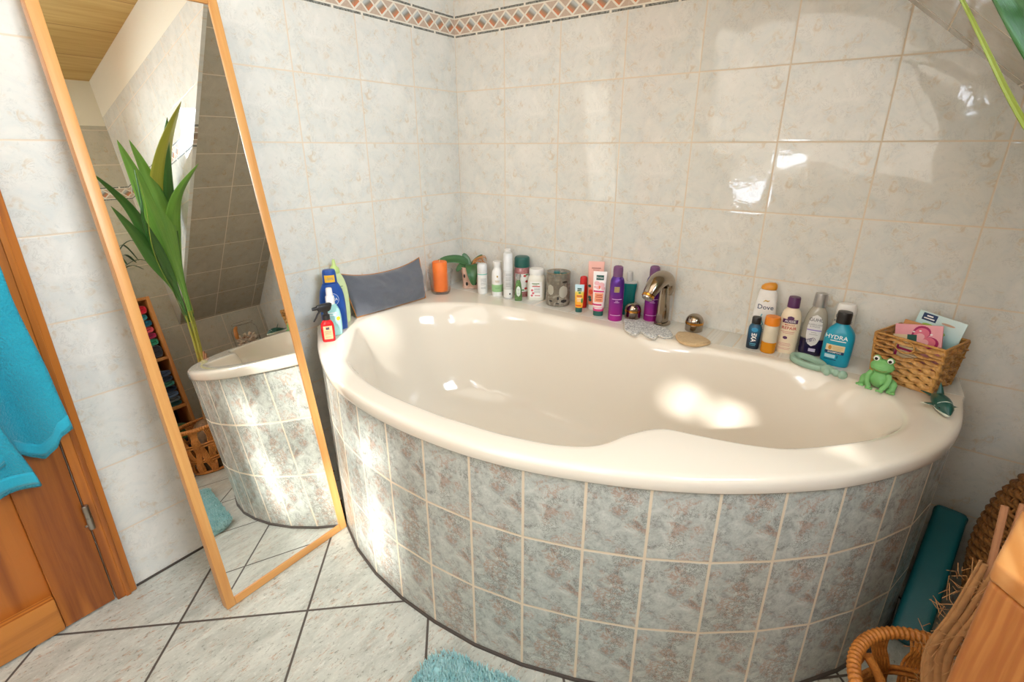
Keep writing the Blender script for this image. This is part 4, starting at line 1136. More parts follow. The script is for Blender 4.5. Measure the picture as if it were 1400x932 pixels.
M_silv = Mat('smoky_clear_plastic'); x_, y_, z_ = M_silv.objc()
M_silv.set(col=M_silv.ramp(z_/.19, [(.0, '221a3c'), (.265, '241b40'), (.285, 'a7a193'), (1, 'b5af9f')]), rough=.1, coat=.5); M_silv = M_silv.m
t = thing('shampoo_bottle', 'smoky clear shampoo bottle with silver cap and violet liquid at the bottom', 'bottle', at(1.445, -.052), face(-87), G_right)
b = Body(profile([(0, .028, .0165, 2.7), (.004, .0315, .019, 2.7), (.045, .0325, .020, 2.7), (.095, .0310, .0195, 2.5), (.130, .0245, .018, 2.3), (.146, .0165, .0155, 2), (.150, .0155, .0150, 2)], 5))
mesh_obj('bottle_body', b.bm(48), M_silv, t)
mesh_obj('cap', Body([(.1503, .0165, .0155, 2), (.152, .0180, .0165, 2), (.183, .0168, .0158, 2), (.1895, .0155, .0148, 2), (.191, .010, .010, 2)]).bm(36), W['silver'], t, 35, 'silver cap')
mesh_obj('label', b.patch(-.019, .019, .030, .128, .0006, 16, 16, ell=True), plain('pearl_label', 'e3e0dd', .45), t, None, 'pale oval label')
text_part('GUHL', .0135, W['ink'], t, flat(b, 0, .112, .0012), bold=.004)
text_part('SILBERGLANZ\n& PFLEGE', .0062, W['inkgrey'], t, flat(b, 0, .0945, .0012), bold=.004)
bars(b, [(0, .0805, .0375, .0035)], plain('lilac_band', '9a86c6', .5), t, .0011)
bars(b, [(0, .073, .014, .0012), (0, .067, .022, .0012)], W['inkgrey'], t, .0011)
for k in range(4):
    mesh_obj('swirl_print', newtube([b.surf(.004*k-.010+.006*cos(a), .044+.007*sin(a)+.002*k, .0012) for a in [i*.5 for i in range(9)]], .0006, 5), plain('violet_ink', '4b3d6b', .5), t)
bars(b, [(.004, .018, .018, .010)], plain('lilac_pale', 'c9c2dc', .5), t, .0007)

t = thing('shampoo_bottle', 'white bottle with golden print hidden behind the turquoise bottle', 'bottle', at(1.512, -.034), face(-89), G_right)
b = Body(profile([(0, .024, .015, 2.6), (.004, .0265, .018, 2.6), (.06, .027, .0185, 2.6), (.12, .0255, .0175, 2.5), (.137, .0245, .017, 2.4)], 5))
mesh_obj('bottle_body', b.bm(), plain('pearl_white', 'eae4d6', .3), t)
mesh_obj('cap', Body([(.1373, .0235, .0165, 2.4), (.139, .0252, .0176, 2.4), (.158, .0245, .017, 2.4), (.165, .021, .0145, 2.4), (.167, .013, .009, 2.4)]).bm(36), W['white'], t)
text_part('PANTENE\nPRO-V', .0105, W['inkgrey'], t, flat(b, -.002, .108, .0009), bold=.02)
mesh_obj('monogram', b.patch(-.022, -.014, .122, .136, .0006, 6, 6, ell=True), W['inkgrey'], t, None)
mesh_obj('golden_print', b.patch(-.018, .004, .070, .092, .0006, 8, 6), plain('amber_print', 'c98d3c', .45), t, None)

t = thing('shampoo_bottle', 'glossy turquoise bottle with black cap, biggest of the group', 'bottle', at(1.512, -.096), face(-93), G_right)
b = Body(profile([(0, .031, .021, 3), (.004, .0355, .0245, 3), (.05, .0370, .0255, 3), (.085, .0365, .025, 2.9), (.103, .0310, .0225, 2.5), (.119, .0185, .0175, 2.1), (.124, .0155, .0155, 2)], 5))
mesh_obj('bottle_body', b.bm(52), W['teal'], t)
mesh_obj('cap', lathe([(.0158, .1243), (.0182, .125), (.0185, .152), (.0175, .1575), (.008, .1585)], 36), W['black'], t)
text_part('HYDRA', .0165, W['inkwhite'], t, flat(b, -.006, .0865), bold=.008)
bars(b, [(0, .0765, .038, .0024)], W['inkwhite'], t)
mesh_obj('label', b.patch(-.026, .020, .046, .064, .0006, 10, 3), plain('sand_label', 'e3cfa5', .5), t, None)
mesh_obj('label_drop', b.patch(-.020, -.012, .048, .062, .001, 5, 5, ell=True), plain('amber_print', 'c98d3c', .45), t, None)
bars(b, [(.003, .058, .026, .0014), (.003, .0535, .026, .0014), (.003, .049, .02, .0014)], W['gold'], t, .0011)
mesh_obj('label_banner', b.patch(-.027, .020, .0375, .0455, .0006, 10, 3), W['navy'], t, None)
text_part('SHAMPOO', .0070, W['inkwhite'], t, flat(b, -.003, .0415, .0012), bold=.012)
bars(b, [(-.012, .029, .026, .010)], W['ltblue'], t, .0007); bars(b, [(-.010, .019, .03, .002), (.006, .029, .002, .008)], W['navy'], t, .0009)

# -------- pale green fish-shaped dish
M_mint = plain('mint_silicone', '9dbda8', .5)
t = thing('soap_ring', 'pale green oval ring-shaped dish with a knobbly tail in front of the bottles', 'dish', (1.452, -.150, DZ+.0005), R(-35))
def oval(a, ra, rb, z): return (ra*cos(a), rb*sin(a)*(1-.10*cos(a)), z)
N = 56
secs_ = [((.050, .030), .000), ((.054, .034), .003), ((.055, .035), .014), ((.053, .033), .017), ((.047, .027), .0175), ((.041, .021), .0165), ((.038, .018), .012), ((.036, .016), .005)]
bm = bmesh.new(); rings(bm, [[oval(2*PI*i/N, a, bb_, z) for i in range(N)] for (a, bb_), z in secs_], True, True, False)
mesh_obj('oval_body', bm, M_mint, t, 50)
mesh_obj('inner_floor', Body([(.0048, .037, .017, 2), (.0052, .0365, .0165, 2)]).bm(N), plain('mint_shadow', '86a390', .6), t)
mesh_obj('inner_slot', newbox(-.026, .026, -.003, .003, .0055, .0075, .0008), plain('slot_amber', '6a5a33', .6), t)
bm = bmesh.new(); ellipsoid(bm, (.064, -.004, .013), (.017, .017, .013)); ellipsoid(bm, (.086, .0, .012), (.012, .0085, .0105)); ellipsoid(bm, (.103, .004, .0125), (.011, .013, .012)); ellipsoid(bm, (.072, -.016, .011), (.009, .008, .011))
o = mesh_obj('knobbly_tail', bm, M_mint, t, None)
m = o.modifiers.new('r', 'REMESH'); m.mode = 'VOXEL'; m.voxel_size = .0013; m.use_smooth_shade = True
m = o.modifiers.new('s', 'SMOOTH'); m.factor = .5; m.iterations = 2

# -------- rubber frog
M_frog = Mat('frog_rubber'); _o = M_frog.node('ShaderNodeTexCoord').outputs['Object']
M_frog.set(col=M_frog.mix(M_frog.noise(_o, 20, 2), '6fae63', '82bf76'), rough=.55, sub=.0); M_frog = M_frog.m
t = thing('rubber_frog', 'green rubber frog bath toy sitting beside the wicker basket', 'bath toy', (1.618, -.208, DZ+.0006), R(-14))
t.scale = (.93, .9, .95)
bm = bmesh.new()
ellipsoid(bm, (0, .0, .029), (.0245, .0225, .0285)); ellipsoid(bm, (0, -.004, .026), (.0235, .0215, .0225)); ellipsoid(bm, (0, -.003, .052), (.017, .015, .012))
ellipsoid(bm, (0, -.005, .065), (.0285, .020, .0165)); ellipsoid(bm, (0, -.009, .061), (.0265, .019, .0125)); ellipsoid(bm, (0, -.003, .074), (.020, .014, .010))
for s in (-1, 1):
    ellipsoid(bm, (s*.0155, -.007, .0845), (.0098, .0095, .0098))
    ellipsoid(bm, (s*.0285, .002, .017), (.0105, .017, .0165), Matrix.Rotation(s*.35, 4, 'Z'))
    tube(bm, spline([(s*.029, .006, .024), (s*.036, -.004, .020), (s*.034, -.012, .006)], 4), [.008]*9, 12)
    ellipsoid(bm, (s*.0335, -.015, .005), (.010, .013, .0052), Matrix.Rotation(-s*.35, 4, 'Z'))
    for k in range(3): ellipsoid(bm, (s*.0335+(k-1)*.0068+s*.003, -.027+abs(k-1)*.002, .0042), (.0036, .0055, .0038))
    tube(bm, spline([(s*.019, -.010, .046), (s*.0245, -.018, .034), (s*.021, -.026, .018), (s*.0135, -.030, .006)], 4), [.0075-.00012*i for i in range(13)], 12)
    for k in range(3): ellipsoid(bm, (s*.0125+(k-1)*.0058, -.0345, .0038), (.0034, .0058, .0036))
o = mesh_obj('frog_body', bm, M_frog, t, None)
m = o.modifiers.new('r', 'REMESH'); m.mode = 'VOXEL'; m.voxel_size = .0012; m.use_smooth_shade = True
m = o.modifiers.new('s', 'SMOOTH'); m.factor = .5; m.iterations = 6
M_eye = plain('eye_white', 'f6f3ee', .3); M_pup = plain('eye_black', '17110f', .2)
for s in (-1, 1):
    bm = bmesh.new(); ellipsoid(bm, (s*.0158, -.0128, .0858), (.0072, .0054, .0072)); e = mesh_obj('eye', bm, M_eye, t)
    bm = bmesh.new(); ellipsoid(bm, (s*.0160, -.0170, .0858), (.0040, .0022, .0042)); mesh_obj('pupil', bm, M_pup, e)
mesh_obj('mouth', newtube(spline([(-.021, -.0175, .064), (-.012, -.0262, .0585), (0, -.0292, .0570), (.012, -.0262, .0585), (.021, -.0175, .064)], 5), .0008, 6), plain('mouth_line', '8a7a3c', .6), t)

# -------- toy whale
M_wh = Mat('toy_orca'); x_, y_, z_ = M_wh.objc(); _o = M_wh.node('ShaderNodeTexCoord').outputs['Object']
n1 = M_wh.noise(_o, 30, 2)
topc = M_wh.mix(n1, '0f3a33', '2a5f52')
M_wh.set(col=M_wh.mix(((z_-.012+(n1-.5)*.006) < 0.0), topc, 'd6dccb'), rough=.3); M_wh = M_wh.m
t = thing('toy_whale', 'small dark green and white toy sea animal on the tub rim', 'toy', (1.740, -.262, DZ+.0006), R(14))
bm = bmesh.new()
cl = spline([(0, .052, .014), (0, .040, .0165), (0, .020, .019), (0, -.005, .020), (0, -.028, .017), (0, -.043, .012), (0, -.052, .009)], 4)
rd = [p[0] for p in spline([(.0035, 0, 0), (.0075, 0, 0), (.0145, 0, 0), (.0185, 0, 0), (.0160, 0, 0), (.0090, 0, 0), (.0035, 0, 0)], 4)]
tube(bm, cl, rd, 20)
def fin(bm, a, b, w, th, n):
    a, b = Vector(a), Vector(b); k = 8
    tube(bm, [a.lerp(b, i/k) for i in range(k+1)], [max(.0012, w*(1-(i/k)**1.6)) for i in range(k+1)], 12, True, th)
fin(bm, (0, .012, .030), (0, .030, .060), .0085, .35, 0)
fin(bm, (-.008, -.008, .016), (-.040, .004, .010), .0075, .45, 0); fin(bm, (.008, -.008, .016), (.036, .002, .012), .0075, .45, 0)
fin(bm, (0, .048, .014), (-.026, .066, .018), .0065, .45, 0); fin(bm, (0, .048, .014), (.024, .066, .018), .0065, .45, 0)
o = mesh_obj('whale_body', bm, M_wh, t, None)
m = o.modifiers.new('r', 'REMESH'); m.mode = 'VOXEL'; m.voxel_size = .0012; m.use_smooth_shade = True
m = o.modifiers.new('s', 'SMOOTH'); m.factor = .5; m.iterations = 4
wb = lambda s: [(s*.0135*cos(a), -.030-.004*sin(a), .0185+.0065*sin(a)) for a in (0, .5, 1.0, 1.5)]
mesh_obj('white_band', newtube(spline([(-.0165, -.018, .0165), (-.0125, -.024, .0275), (0, -.027, .0335), (.0125, -.024, .0275), (.0165, -.018, .0165)], 5), .0016, 8), plain('toy_white', 'cfd9d0', .4), t)
mesh_obj('mouth', newtube(spline([(-.009, -.036, .0115), (0, -.0515, .0125), (.009, -.036, .0115)], 5), .0012, 8), plain('toy_mouth', 'c08a80', .5), t)
for s in (-1, 1):
    bm = bmesh.new(); ellipsoid(bm, (s*.0125, -.033, .0185), (.0022, .0022, .0022)); mesh_obj('eye', bm, M_pup, t)

# -------- wicker basket on the ledge
M_weave = rattan('water_hyacinth', '84501f', 'dca860', 120)
M_rim = rattan('basket_rim', '9c6528', 'd6a358', 140)
BRZ = R(-24)
t = thing('wicker_basket', 'small rectangular woven basket full of packets on the right of the ledge', 'basket', (1.686, -.107, DZ+.0005), BRZ)
BH = .130
def bpath(k, grow=0.0):
    hx = .068+(.0765-.068)*k+grow; hy = .058+(.066-.058)*k+grow
    return hx, hy
def rect_pt(s, hx, hy, r=.008):
    """point on a rounded rectangle, s in 0..1 (approx. by arc length)"""
    per = 4*(hx+hy); d = (s % 1.0)*per
    if d < 2*hx: p = (-hx+d, -hy); n = (0, -1)
    elif d < 2*hx+2*hy: p = (hx, -hy+d-2*hx); n = (1, 0)
    elif d < 4*hx+2*hy: p = (hx-(d-2*hx-2*hy), hy); n = (0, 1)
    else: p = (-hx, hy-(d-4*hx-2*hy)); n = (-1, 0)
    return p, n
bm = bmesh.new()
NW, NRW = 24, 11
for r in range(NRW):
    k = (r+.5)/NRW; z = .006+k*(BH-.014); hx, hy = bpath(k)
    # handle hole on the front long side
    skip = (7 <= r <= 9)
    pts = []; rads = []
    M_ = NW*6
    for i in range(M_+1):
        s = i/M_; p, n = rect_pt(s, hx, hy)
        ph = s*NW*PI+(PI if r % 2 else 0)
        off = .0028*sin(ph)
        rr = .0050+.0026*abs(sin(ph))
        inhole = skip and n == (0, -1) and abs(p[0]+.006) < .020
        pts.append((p[0]+n[0]*off, p[1]+n[1]*off, z+.0022*cos(ph))); rads.append(None if inhole else rr)
    run = []; rr_ = []
    for p, q in zip(pts, rads):
        if q is None:
            if len(run) > 2: tube(bm, run, rr_, 7, True, .55)
            run = []; rr_ = []
        else: run.append(p); rr_.append(q)
    if len(run) > 2: tube(bm, run, rr_, 7, True, .55)
mesh_obj('woven_side', bm, M_weave, t, 60)
bm = bmesh.new(); hx, hy = bpath(0); box(bm, -hx+.003, hx-.003, -hy+.003, hy-.003, 0, .004); mesh_obj('woven_base', bm, M_weave, t)
hx, hy = bpath(1)
mesh_obj('rim', newtube([(lambda q: (q[0][0], q[0][1], BH-.003))(rect_pt(i/120, hx, hy)) for i in range(120)], .0032, 8, False, 1, True), M_rim, t, 60)
hx, hy = bpath(.74)
mesh_obj('handle_hole_edge', newtube([(-.006+.0215*cos(a), -hy-.0035+(-.0015 if sin(a) > 0 else 0), .109+.0165*sin(a)) for a in [2*PI*i/32 for i in range(32)]], .0022, 7, False, 1, True), M_rim, t, 60)
for sx, sy in ((-1, -1), (1, -1), (1, 1), (-1, 1)):
    a0, b0 = bpath(0), bpath(1)
    mesh_obj('corner_binding', newtube([(sx*a0[0], sy*a0[1], .003), (sx*b0[0], sy*b0[1], BH-.004)], .0042, 8), M_rim, t, 60)
# packets in the basket
Bm = Matrix.Translation((1.686, -.107, DZ)) @ Matrix.Rotation(BRZ, 4, 'Z')
def packet(name, label, cat, c, w, h, th, tilt, yaw, roll, mat):
    t = thing(name, label, cat, (0, 0, 0), 0, 'packets in the woven basket')
    t.matrix_world = Bm @ Matrix.Translation(c) @ Matrix.Rotation(yaw, 4, 'Z') @ Matrix.Rotation(tilt, 4, 'X') @ Matrix.Rotation(roll, 4, 'Y')
    mesh_obj('packet_body', newbox(-w/2, w/2, -th/2, th/2, 0, h, .0012, 2), mat, t)
    def deco(nm, x0, x1, z0, z1, m, el=False, d=.0004):
        bb = Body([(-1, 9, 9, 2), (1, 9, 9, 2)])
        bm = bmesh.new()
        n = 24
        if el: vs = [bm.verts.new(((x0+x1)/2+(x1-x0)/2*cos(2*PI*i/n), -th/2-d, (z0+z1)/2+(z1-z0)/2*sin(2*PI*i/n))) for i in range(n)]
        else: vs = [bm.verts.new((x, -th/2-d, z)) for x, z in ((x0, z0), (x1, z0), (x1, z1), (x0, z1))]
        bm.faces.new(vs); return mesh_obj(nm, bm, m, t, None)
    def heart(nm, cx, cz, sz, m, d, rot=R(-62)):
        bm = bmesh.new(); vs = []
        for i in range(40):
            a = -2*PI*i/40; x = 16*sin(a)**3/17; y = (13*cos(a)-5*cos(2*a)-2*cos(3*a)-cos(4*a))/17
            vs.append(bm.verts.new((cx+sz*(x*cos(rot)-y*sin(rot)), -th/2-d, cz+sz*.85*(x*sin(rot)+y*cos(rot)))))
        bm.faces.new(vs); return mesh_obj(nm, bm, m, t, None)
    return t, deco, heart
M_blueg = Mat('pale_blue_card'); x_, y_, z_ = M_blueg.objc()
M_blueg.set(col=M_blueg.ramp(z_/.14+x_*1.2, [(.3, '6fb6c4'), (.6, '93c8cf'), (.8, 'b8dadb'), (1, 'c9dfdd')]), rough=.35); M_blueg = M_blueg.m
t, deco, _ = packet('blister_card', 'pale blue blister card standing tallest at the back of the basket', 'card', (.003, .030, .030), .105, .150, .004, R(-6), 0, R(6), M_blueg)
deco('brand_plate', -.042, -.010, .128, .147, W['navy'])
bars(Body([(-1, 50, 50, 2), (1, 50, 50, 2)]), [], W['inkwhite'], t) if False else None
deco('plate_print', -.033, -.019, .139, .1425, W['inkwhite'], d=.0008); deco('plate_print', -.038, -.014, .1325, .1355, W['inkwhite'], d=.0008)
deco('hang_slot', .002, .032, .130, .136, plain('slot_tan', 'c9a98f', .6), True)
deco('leaf_print', -.036, -.010, .112, .122, plain('lime_print', 'a9cf5a', .5), True)
deco('white_panel', -.050, -.005, .098, .108, W['inkwhite'])
deco('leaf_print', .0, .02, .100, .112, plain('lime_print2', '9cc25c', .5), True)
M_kraft = plain('kraft_card', 'c98f56', .7)
t, deco, _ = packet('paper_packet', 'brown kraft packet at the left of the basket', 'packet', (-.030, .008, .022), .066, .132, .005, R(-9), R(3), R(4), M_kraft)
deco('green_print', -.020, .002, .098, .116, plain('olive_print', '7f7a3b', .6), True); deco('red_print', .004, .030, .099, .114, plain('packet_red', 'c33a2a', .5))
deco('dark_print', -.012, -.002, .094, .103, plain('dark_olive', '3f3a1d', .6), True)
M_pk = plain('pink_card', 'e9a3ab', .45)
t, deco, heart = packet('bath_salt_sachet', 'pink sachet with a dark pink heart leaning at the front of the basket', 'sachet', (.012, -.012, .034), .104, .124, .005, R(-9), R(-2), R(-13), M_pk)
M_mg = plain('deep_magenta', 'a8195c', .5); M_mp = plain('mid_pink', 'e0748a', .5); M_lp = plain('light_pink', 'f2b3b8', .5)
heart('heart_border', .010, .088, .040, M_mg, .0004); heart('heart_fill', .010, .088, .033, M_mp, .0008); heart('heart_fill', .006, .084, .021, M_lp, .0012)
deco('label_panel', -.054, -.020, .060, .096, plain('cream_panel', 'e6d2ad', .5), False, .0018)
deco('brand_plate', -.022, -.001, .079, .097, W['dkgreen'], False, .0021)
for x, z in ((.006, .108), (-.008, .105), (.03, .1), (.02, .074)): deco('sparkle', x-.003, x+.003, z-.0018, z+.0018, W['inkwhite'], True, .0024)
t, deco, _ = packet('bath_salt_sachet', 'beige and crimson sachet seen through the handle hole of the basket', 'sachet', (-.008, -.0465, .030), .052, .088, .004, R(-4), 0, R(2), plain('beige_card', 'dcc8a0', .5))
deco('crimson_edge', -.026, -.021, 0.0, .088, M_mg); deco('crimson_edge', -.026, .026, .062, .068, M_mg)
for z in (.05, .056, .074, .080): deco('fine_print', -.016, .02, z, z+.002, plain('sepia_print', '9a7a55', .6))

# ================================================================== RIGHT-HAND FLOOR
# -------- teal padded block leaning on the wall
M_tealp = Mat('teal_vinyl'); _o = M_tealp.node('ShaderNodeTexCoord').outputs['Object']
vn = M_tealp.noise(_o, 420, 2)
M_tealp.set(col=M_tealp.mix(M_tealp.noise(_o, 8, 2), '0b5962', '106a72'), rough=.45); M_tealp.bump(vn, .25, .001); M_tealp = M_tealp.m
p0, p1 = Vector((1.800, -.400, .027)), Vector((1.862, -.078, .232))
d = (p1-p0); Ln = d.length; dz = d.normalized(); side = dz.cross(Vector((0, 0, 1))).normalized(); nn = side.cross(dz)
t = thing('padded_block', 'long teal vinyl padded block leaning between the tub and the wicker hamper', 'padded block')
Mx = Matrix((side, nn, dz)).transposed().to_4x4(); Mx.translation = p0
t.matrix_world = Mx
b = Body([(0, .028, .024, 5), (.003, .033, .029, 5), (.012, .036, .031, 5), (Ln-.012, .036, .031, 5), (Ln-.003, .033, .029, 5), (Ln, .028, .024, 5)])
mesh_obj('padding', b.bm(56), M_tealp, t, 50)
mesh_obj('seam', newtube([b.pt(2*PI*i/56, .010, .0005) for i in range(56)], .0012, 6, False, 1, True), plain('teal_seam', '0b5b66', .5), t)
mesh_obj('seam', newtube([b.pt(2*PI*i/56, Ln-.010, .0005) for i in range(56)], .0012, 6, False, 1, True), plain('teal_seam', '0b5b66', .5), t)

# -------- round wicker hamper
M_wick = rattan('dark_wicker', '4f2d12', 'a8733c', 70)
HX, HY, HH = 2.098, -.262, .535
t = thing('wicker_hamper', 'bulging brown wicker hamper standing against the wall at the far right', 'hamper', (HX, HY, 0))
hp = spline([(.165, .0, 0), (.195, .12, 0), (.213, .26, 0), (.203, .38, 0), (.175, .46, 0), (.150, .51, 0)], 8)
def hrad(z):
    for a, b in zip(hp, hp[1:]):
        if a[1] <= z <= b[1]: return a[0]+(b[0]-a[0])*(z-a[1])/(b[1]-a[1])
    return hp[-1][0]
bm = bmesh.new(); NS = 44; nr = 46
for r in range(nr):
    z = .008+r*(.505/nr); r0 = hrad(z); M_ = NS*4; sl = .010
    tube(bm, [((r0+.0042*sin(i/M_*NS*PI+(PI if r % 2 else 0)))*cos(2*PI*i/M_), (r0+.0042*sin(i/M_*NS*PI+(PI if r % 2 else 0)))*sin(2*PI*i/M_), z+.0012*sin(i*1.7+r)) for i in range(M_)], .0052, 6, False, 1, True)
mesh_obj('woven_side', bm, M_wick, t, 60)
bm = bmesh.new()
for i in range(NS//2*2):
    a = 2*PI*(i+.5)/NS; tube(bm, [(hrad(z)*cos(a), hrad(z)*sin(a), z) for z in [.004+k*.05 for k in range(11)]], .0030, 5)
mesh_obj('stakes', bm, M_wick, t, 60)
mesh_obj('plaited_rim', newtube([((.152+.006*sin(i*.9))*cos(2*PI*i/140), (.152+.006*sin(i*.9))*sin(2*PI*i/140), .520+.005*cos(i*.9)) for i in range(140)], .0085, 8, False, 1, True), M_wick, t, 60)
bm = bmesh.new()
for k in range(14):
    rr = .010+k*.0105; n_ = max(14, int(rr*900)); tube(bm, [((rr)*cos(2*PI*i/n_), rr*sin(2*PI*i/n_), .526+.002*sin(i*1.6+k*PI)) for i in range(n_)], .0058, 6, False, 1, True)
mesh_obj('woven_lid', bm, M_wick, t, 60)
mesh_obj('base', lathe([(.160, .001), (.162, .006)], 40), M_wick, t)

# -------- shell jar on the hamper (seen in the mirror)
t = thing('shell_jar', 'clip-top glass jar full of seashells, seen in the mirror beyond the tub', 'jar', (2.105, -.275, .5345))
t.scale = (1.28, 1.28, 1.1)
M_thin = Mat('thin_jar_glass'); M_thin.set(col='f4f7f6', rough=.03, trans=1.0, ior=1.08, alpha=.5); M_thin = M_thin.m
mesh_obj('glass', lathe([(.050, 0), (.058, .004), (.060, .02), (.060, .125), (.052, .145), (.046, .150), (.046, .158)], 44, True, False), M_thin, t, 50)
mesh_obj('glass_lid', lathe([(.048, .1585), (.050, .160), (.049, .168), (.040, .174), (.0, .176)], 40, True, False), M_thin, t, 50)
for ly, lw in ((.156, .0014),):
    mesh_obj('clip_wire', newtube([(.0475*cos(2*PI*i/40), .0475*sin(2*PI*i/40), ly) for i in range(40)], lw, 6, False, 1, True), M_chrome, t)
bm = bmesh.new()
for i in range(70):
    a = random.uniform(0, 2*PI); r = .044*math.sqrt(random.random()); z = random.uniform(.012, .098)
    Mr = Matrix.Rotation(random.uniform(0, 6), 4, 'X') @ Matrix.Rotation(random.uniform(0, 6), 4, 'Z'); s = random.uniform(.7, 1.1)
    if i % 3: ellipsoid(bm, (r*cos(a), r*sin(a), z), (.012*s, .010*s, .006*s), Mr, 10)
    else:
        q = bmesh.ops.create_cone(bm, cap_ends=True, segments=10, radius1=.009*s, radius2=.001, depth=.024*s)
        bmesh.ops.transform(bm, matrix=Matrix.Translation((r*cos(a), r*sin(a), z)) @ Mr, verts=q['verts'])
M_shell = Mat('seashells'); _o = M_shell.node('ShaderNodeTexCoord').outputs['Object']
M_shell.set(col=M_shell.ramp(M_shell.noise(_o, 55, 3), [(.3, 'a9775a'), (.5, 'e3cdb2'), (.7, 'f2e6d6')]), rough=.5); M_shell = M_shell.m
o = mesh_obj('shells', bm, M_shell, t, 60); o['kind'] = 'stuff'
mesh_obj('wooden_handle', newtube(spline([(-.030, -.046, .150), (-.050, -.062, .135), (-.058, -.068, .105), (-.055, -.066, .085)], 5), [.007, .0075, .008, .0085, .009, .009, .0095, .0095, .010, .010, .010, .0095, .009, .009, .0085, .008][:16], 12), plain('handle_wood', 'b9742f', .5), t, 35, 'orange wooden handle')
t = thing('seashell', 'large pale conch shell beside the jar on the hamper', 'shell', (2.06, -.158, .5345), R(60))
bm = bmesh.new()
tube(bm, spline([(-.045, 0, .022), (-.02, 0, .026), (.01, 0, .024), (.035, 0, .018), (.055, 0, .014)], 5), [.004, .010, .015, .019, .022, .024, .025, .0255, .025, .024, .023, .021, .019, .0175, .016, .014, .012, .010, .008, .006, .003][:21], 16)
for i in range(7): ellipsoid(bm, (-.012+.004*i, .018*sin(i), .030+.014*cos(i)), (.006, .006, .008))
mesh_obj('conch', bm, M_shell, t, 60)
t = thing('matchbox', 'small dark red and black box behind the shell jar', 'box', (2.195, -.205, .5345), R(20))
mesh_obj('box_sleeve', newbox(-.028, .028, -.018, .018, 0, .072, .002), plain('oxblood_card', '6a1f22', .5), t)
mesh_obj('box_band', newbox(-.0285, .0285, -.0185, .0185, .046, .060, .001), plain('black_band', '1d1716', .5), t)

# -------- rattan basket and coconut palm
M_rat = rattan('honey_rattan', '8f4a14', 'd98f3f', 110)
BX, BY, BHt = 1.815, -.762, .255
t = thing('rattan_planter', 'honey rattan basket of wide woven bands holding the coconut palm', 'basket', (BX, BY, 0))
def brad(z): k = z/BHt; return .118+.034*k
bm = bmesh.new(); NB = 12
for i in range(NB):
    for dr in (1, -1):
        a0 = 2*PI*i/NB
        for k in range(5):
            aa = a0+(k-2)*.049
            tube(bm, [((brad(z)+dr*.0055*sin(z*62+i*PI))*cos(aa+dr*z*1.25), (brad(z)+dr*.0055*sin(z*62+i*PI))*sin(aa+dr*z*1.25), z) for z in [.006+q*.0092 for q in range(27)]], .0031, 6)
mesh_obj('woven_bands', bm, M_rat, t, 60)
bm = bmesh.new()
for z in (.07, .082, .155, .167): tube(bm, [(brad(z)*cos(2*PI*i/60), brad(z)*sin(2*PI*i/60), z) for i in range(60)], .0048, 8, False, 1, True)
mesh_obj('hoop', bm, M_rat, t, 60)
bm = bmesh.new()
N = 600
tube(bm, [(brad(BHt)*cos(2*PI*i/N), brad(BHt)*sin(2*PI*i/N), BHt-.004) for i in range(N)], [.0115+.0013*sin(i*2*PI*90/N) for i in range(N)], 10, False, 1, True)
mesh_obj('wrapped_rim', bm, M_rat, t, 60)
tube_ = bmesh.new(); tube(tube_, [(brad(0)*cos(2*PI*i/60), brad(0)*sin(2*PI*i/60), .008) for i in range(60)], .0075, 8, False, 1, True); mesh_obj('foot_ring', tube_, M_rat, t, 60)
mesh_obj('woven_base', lathe([(.112, .002), (.114, .006)], 40), M_rat, t)
bm = bmesh.new(); tube(bm, spline([(-.128, .05, .235), (-.10, .04, .20), (-.085, .02, .165), (-.07, -.01, .13)], 5), .009, 10); mesh_obj('loose_strand', bm, M_rat, t, 60)

palm = thing('coconut_palm', 'young coconut palm with pleated green leaves growing from a brown nut in the rattan basket', 'palm', (BX, BY, .012))
PO = Vector((-BX, -BY, -.012))
def pp(*q): return Vector(q)+PO
M_nut = rattan('coconut_husk', '4a301a', '94704a', 60)
bm = bmesh.new(); ellipsoid(bm, (.0, -.005, .145), (.088, .082, .112), Matrix.Rotation(.35, 4, 'Y'), 32)
for v in bm.verts: v.co *= 1+.05*noise.noise(v.co*18)
mesh_obj('coconut', bm, M_nut, palm, 60)
M_soil = plain('packing_fibre', '5f4a30', .95, 0, .2)
mesh_obj('fibre_bed', lathe([(.100, .0), (.112, .05), (.10, .075), (.05, .085), (.005, .088)], 40), M_soil, palm, 60)
M_stem = Mat('palm_petiole'); x_, y_, z_ = M_stem.objc(); _o = M_stem.node('ShaderNodeTexCoord').outputs['Object']
M_stem.set(col=M_stem.ramp(z_+(M_stem.noise(_o, 60, 2)-.5)*.12, [(.30, '9a6a3c'), (.50, 'b5793f'), (.62, 'b9b04a'), (.9, '8f9f3e')]), rough=.45); M_stem = M_stem.m
M_l1 = leaf_mat('palm_leaf_bright', '5b9638', '93c45a'); M_l2 = leaf_mat('palm_leaf_yellow', '929c33', 'c3c054'); M_l3 = leaf_mat('palm_leaf_dark', '2d5f2c', '5a8c3c')
M_l4 = leaf_mat('palm_leaf_deep', '1f4d20', '3d7a2e'); M_l5 = leaf_mat('palm_leaf_edge', '76882a', '9caa3c')  # deeper green and yellow-green leaf colours
S0 = (1.840, -.735, .255); S1 = (1.880, -.650, .585)
for i, (e, rr) in enumerate((((1.865, -.625, .86), .006), ((1.855, -.62, .86), .0055), ((1.850, -.635, .86), .005), ((1.868, -.61, .87), .005), ((1.86, -.65, .84), .0045))):
    j = Vector((random.uniform(-.012, .012), random.uniform(-.012, .012), 0))
    mesh_obj('petiole', newtube(spline([pp(*S0)+j, pp(1.866, -.690, .42)+j, pp(*S1)+j, pp(*e)], 6), [.012-.0004*k for k in range(19)], 10), M_stem, palm, 60)
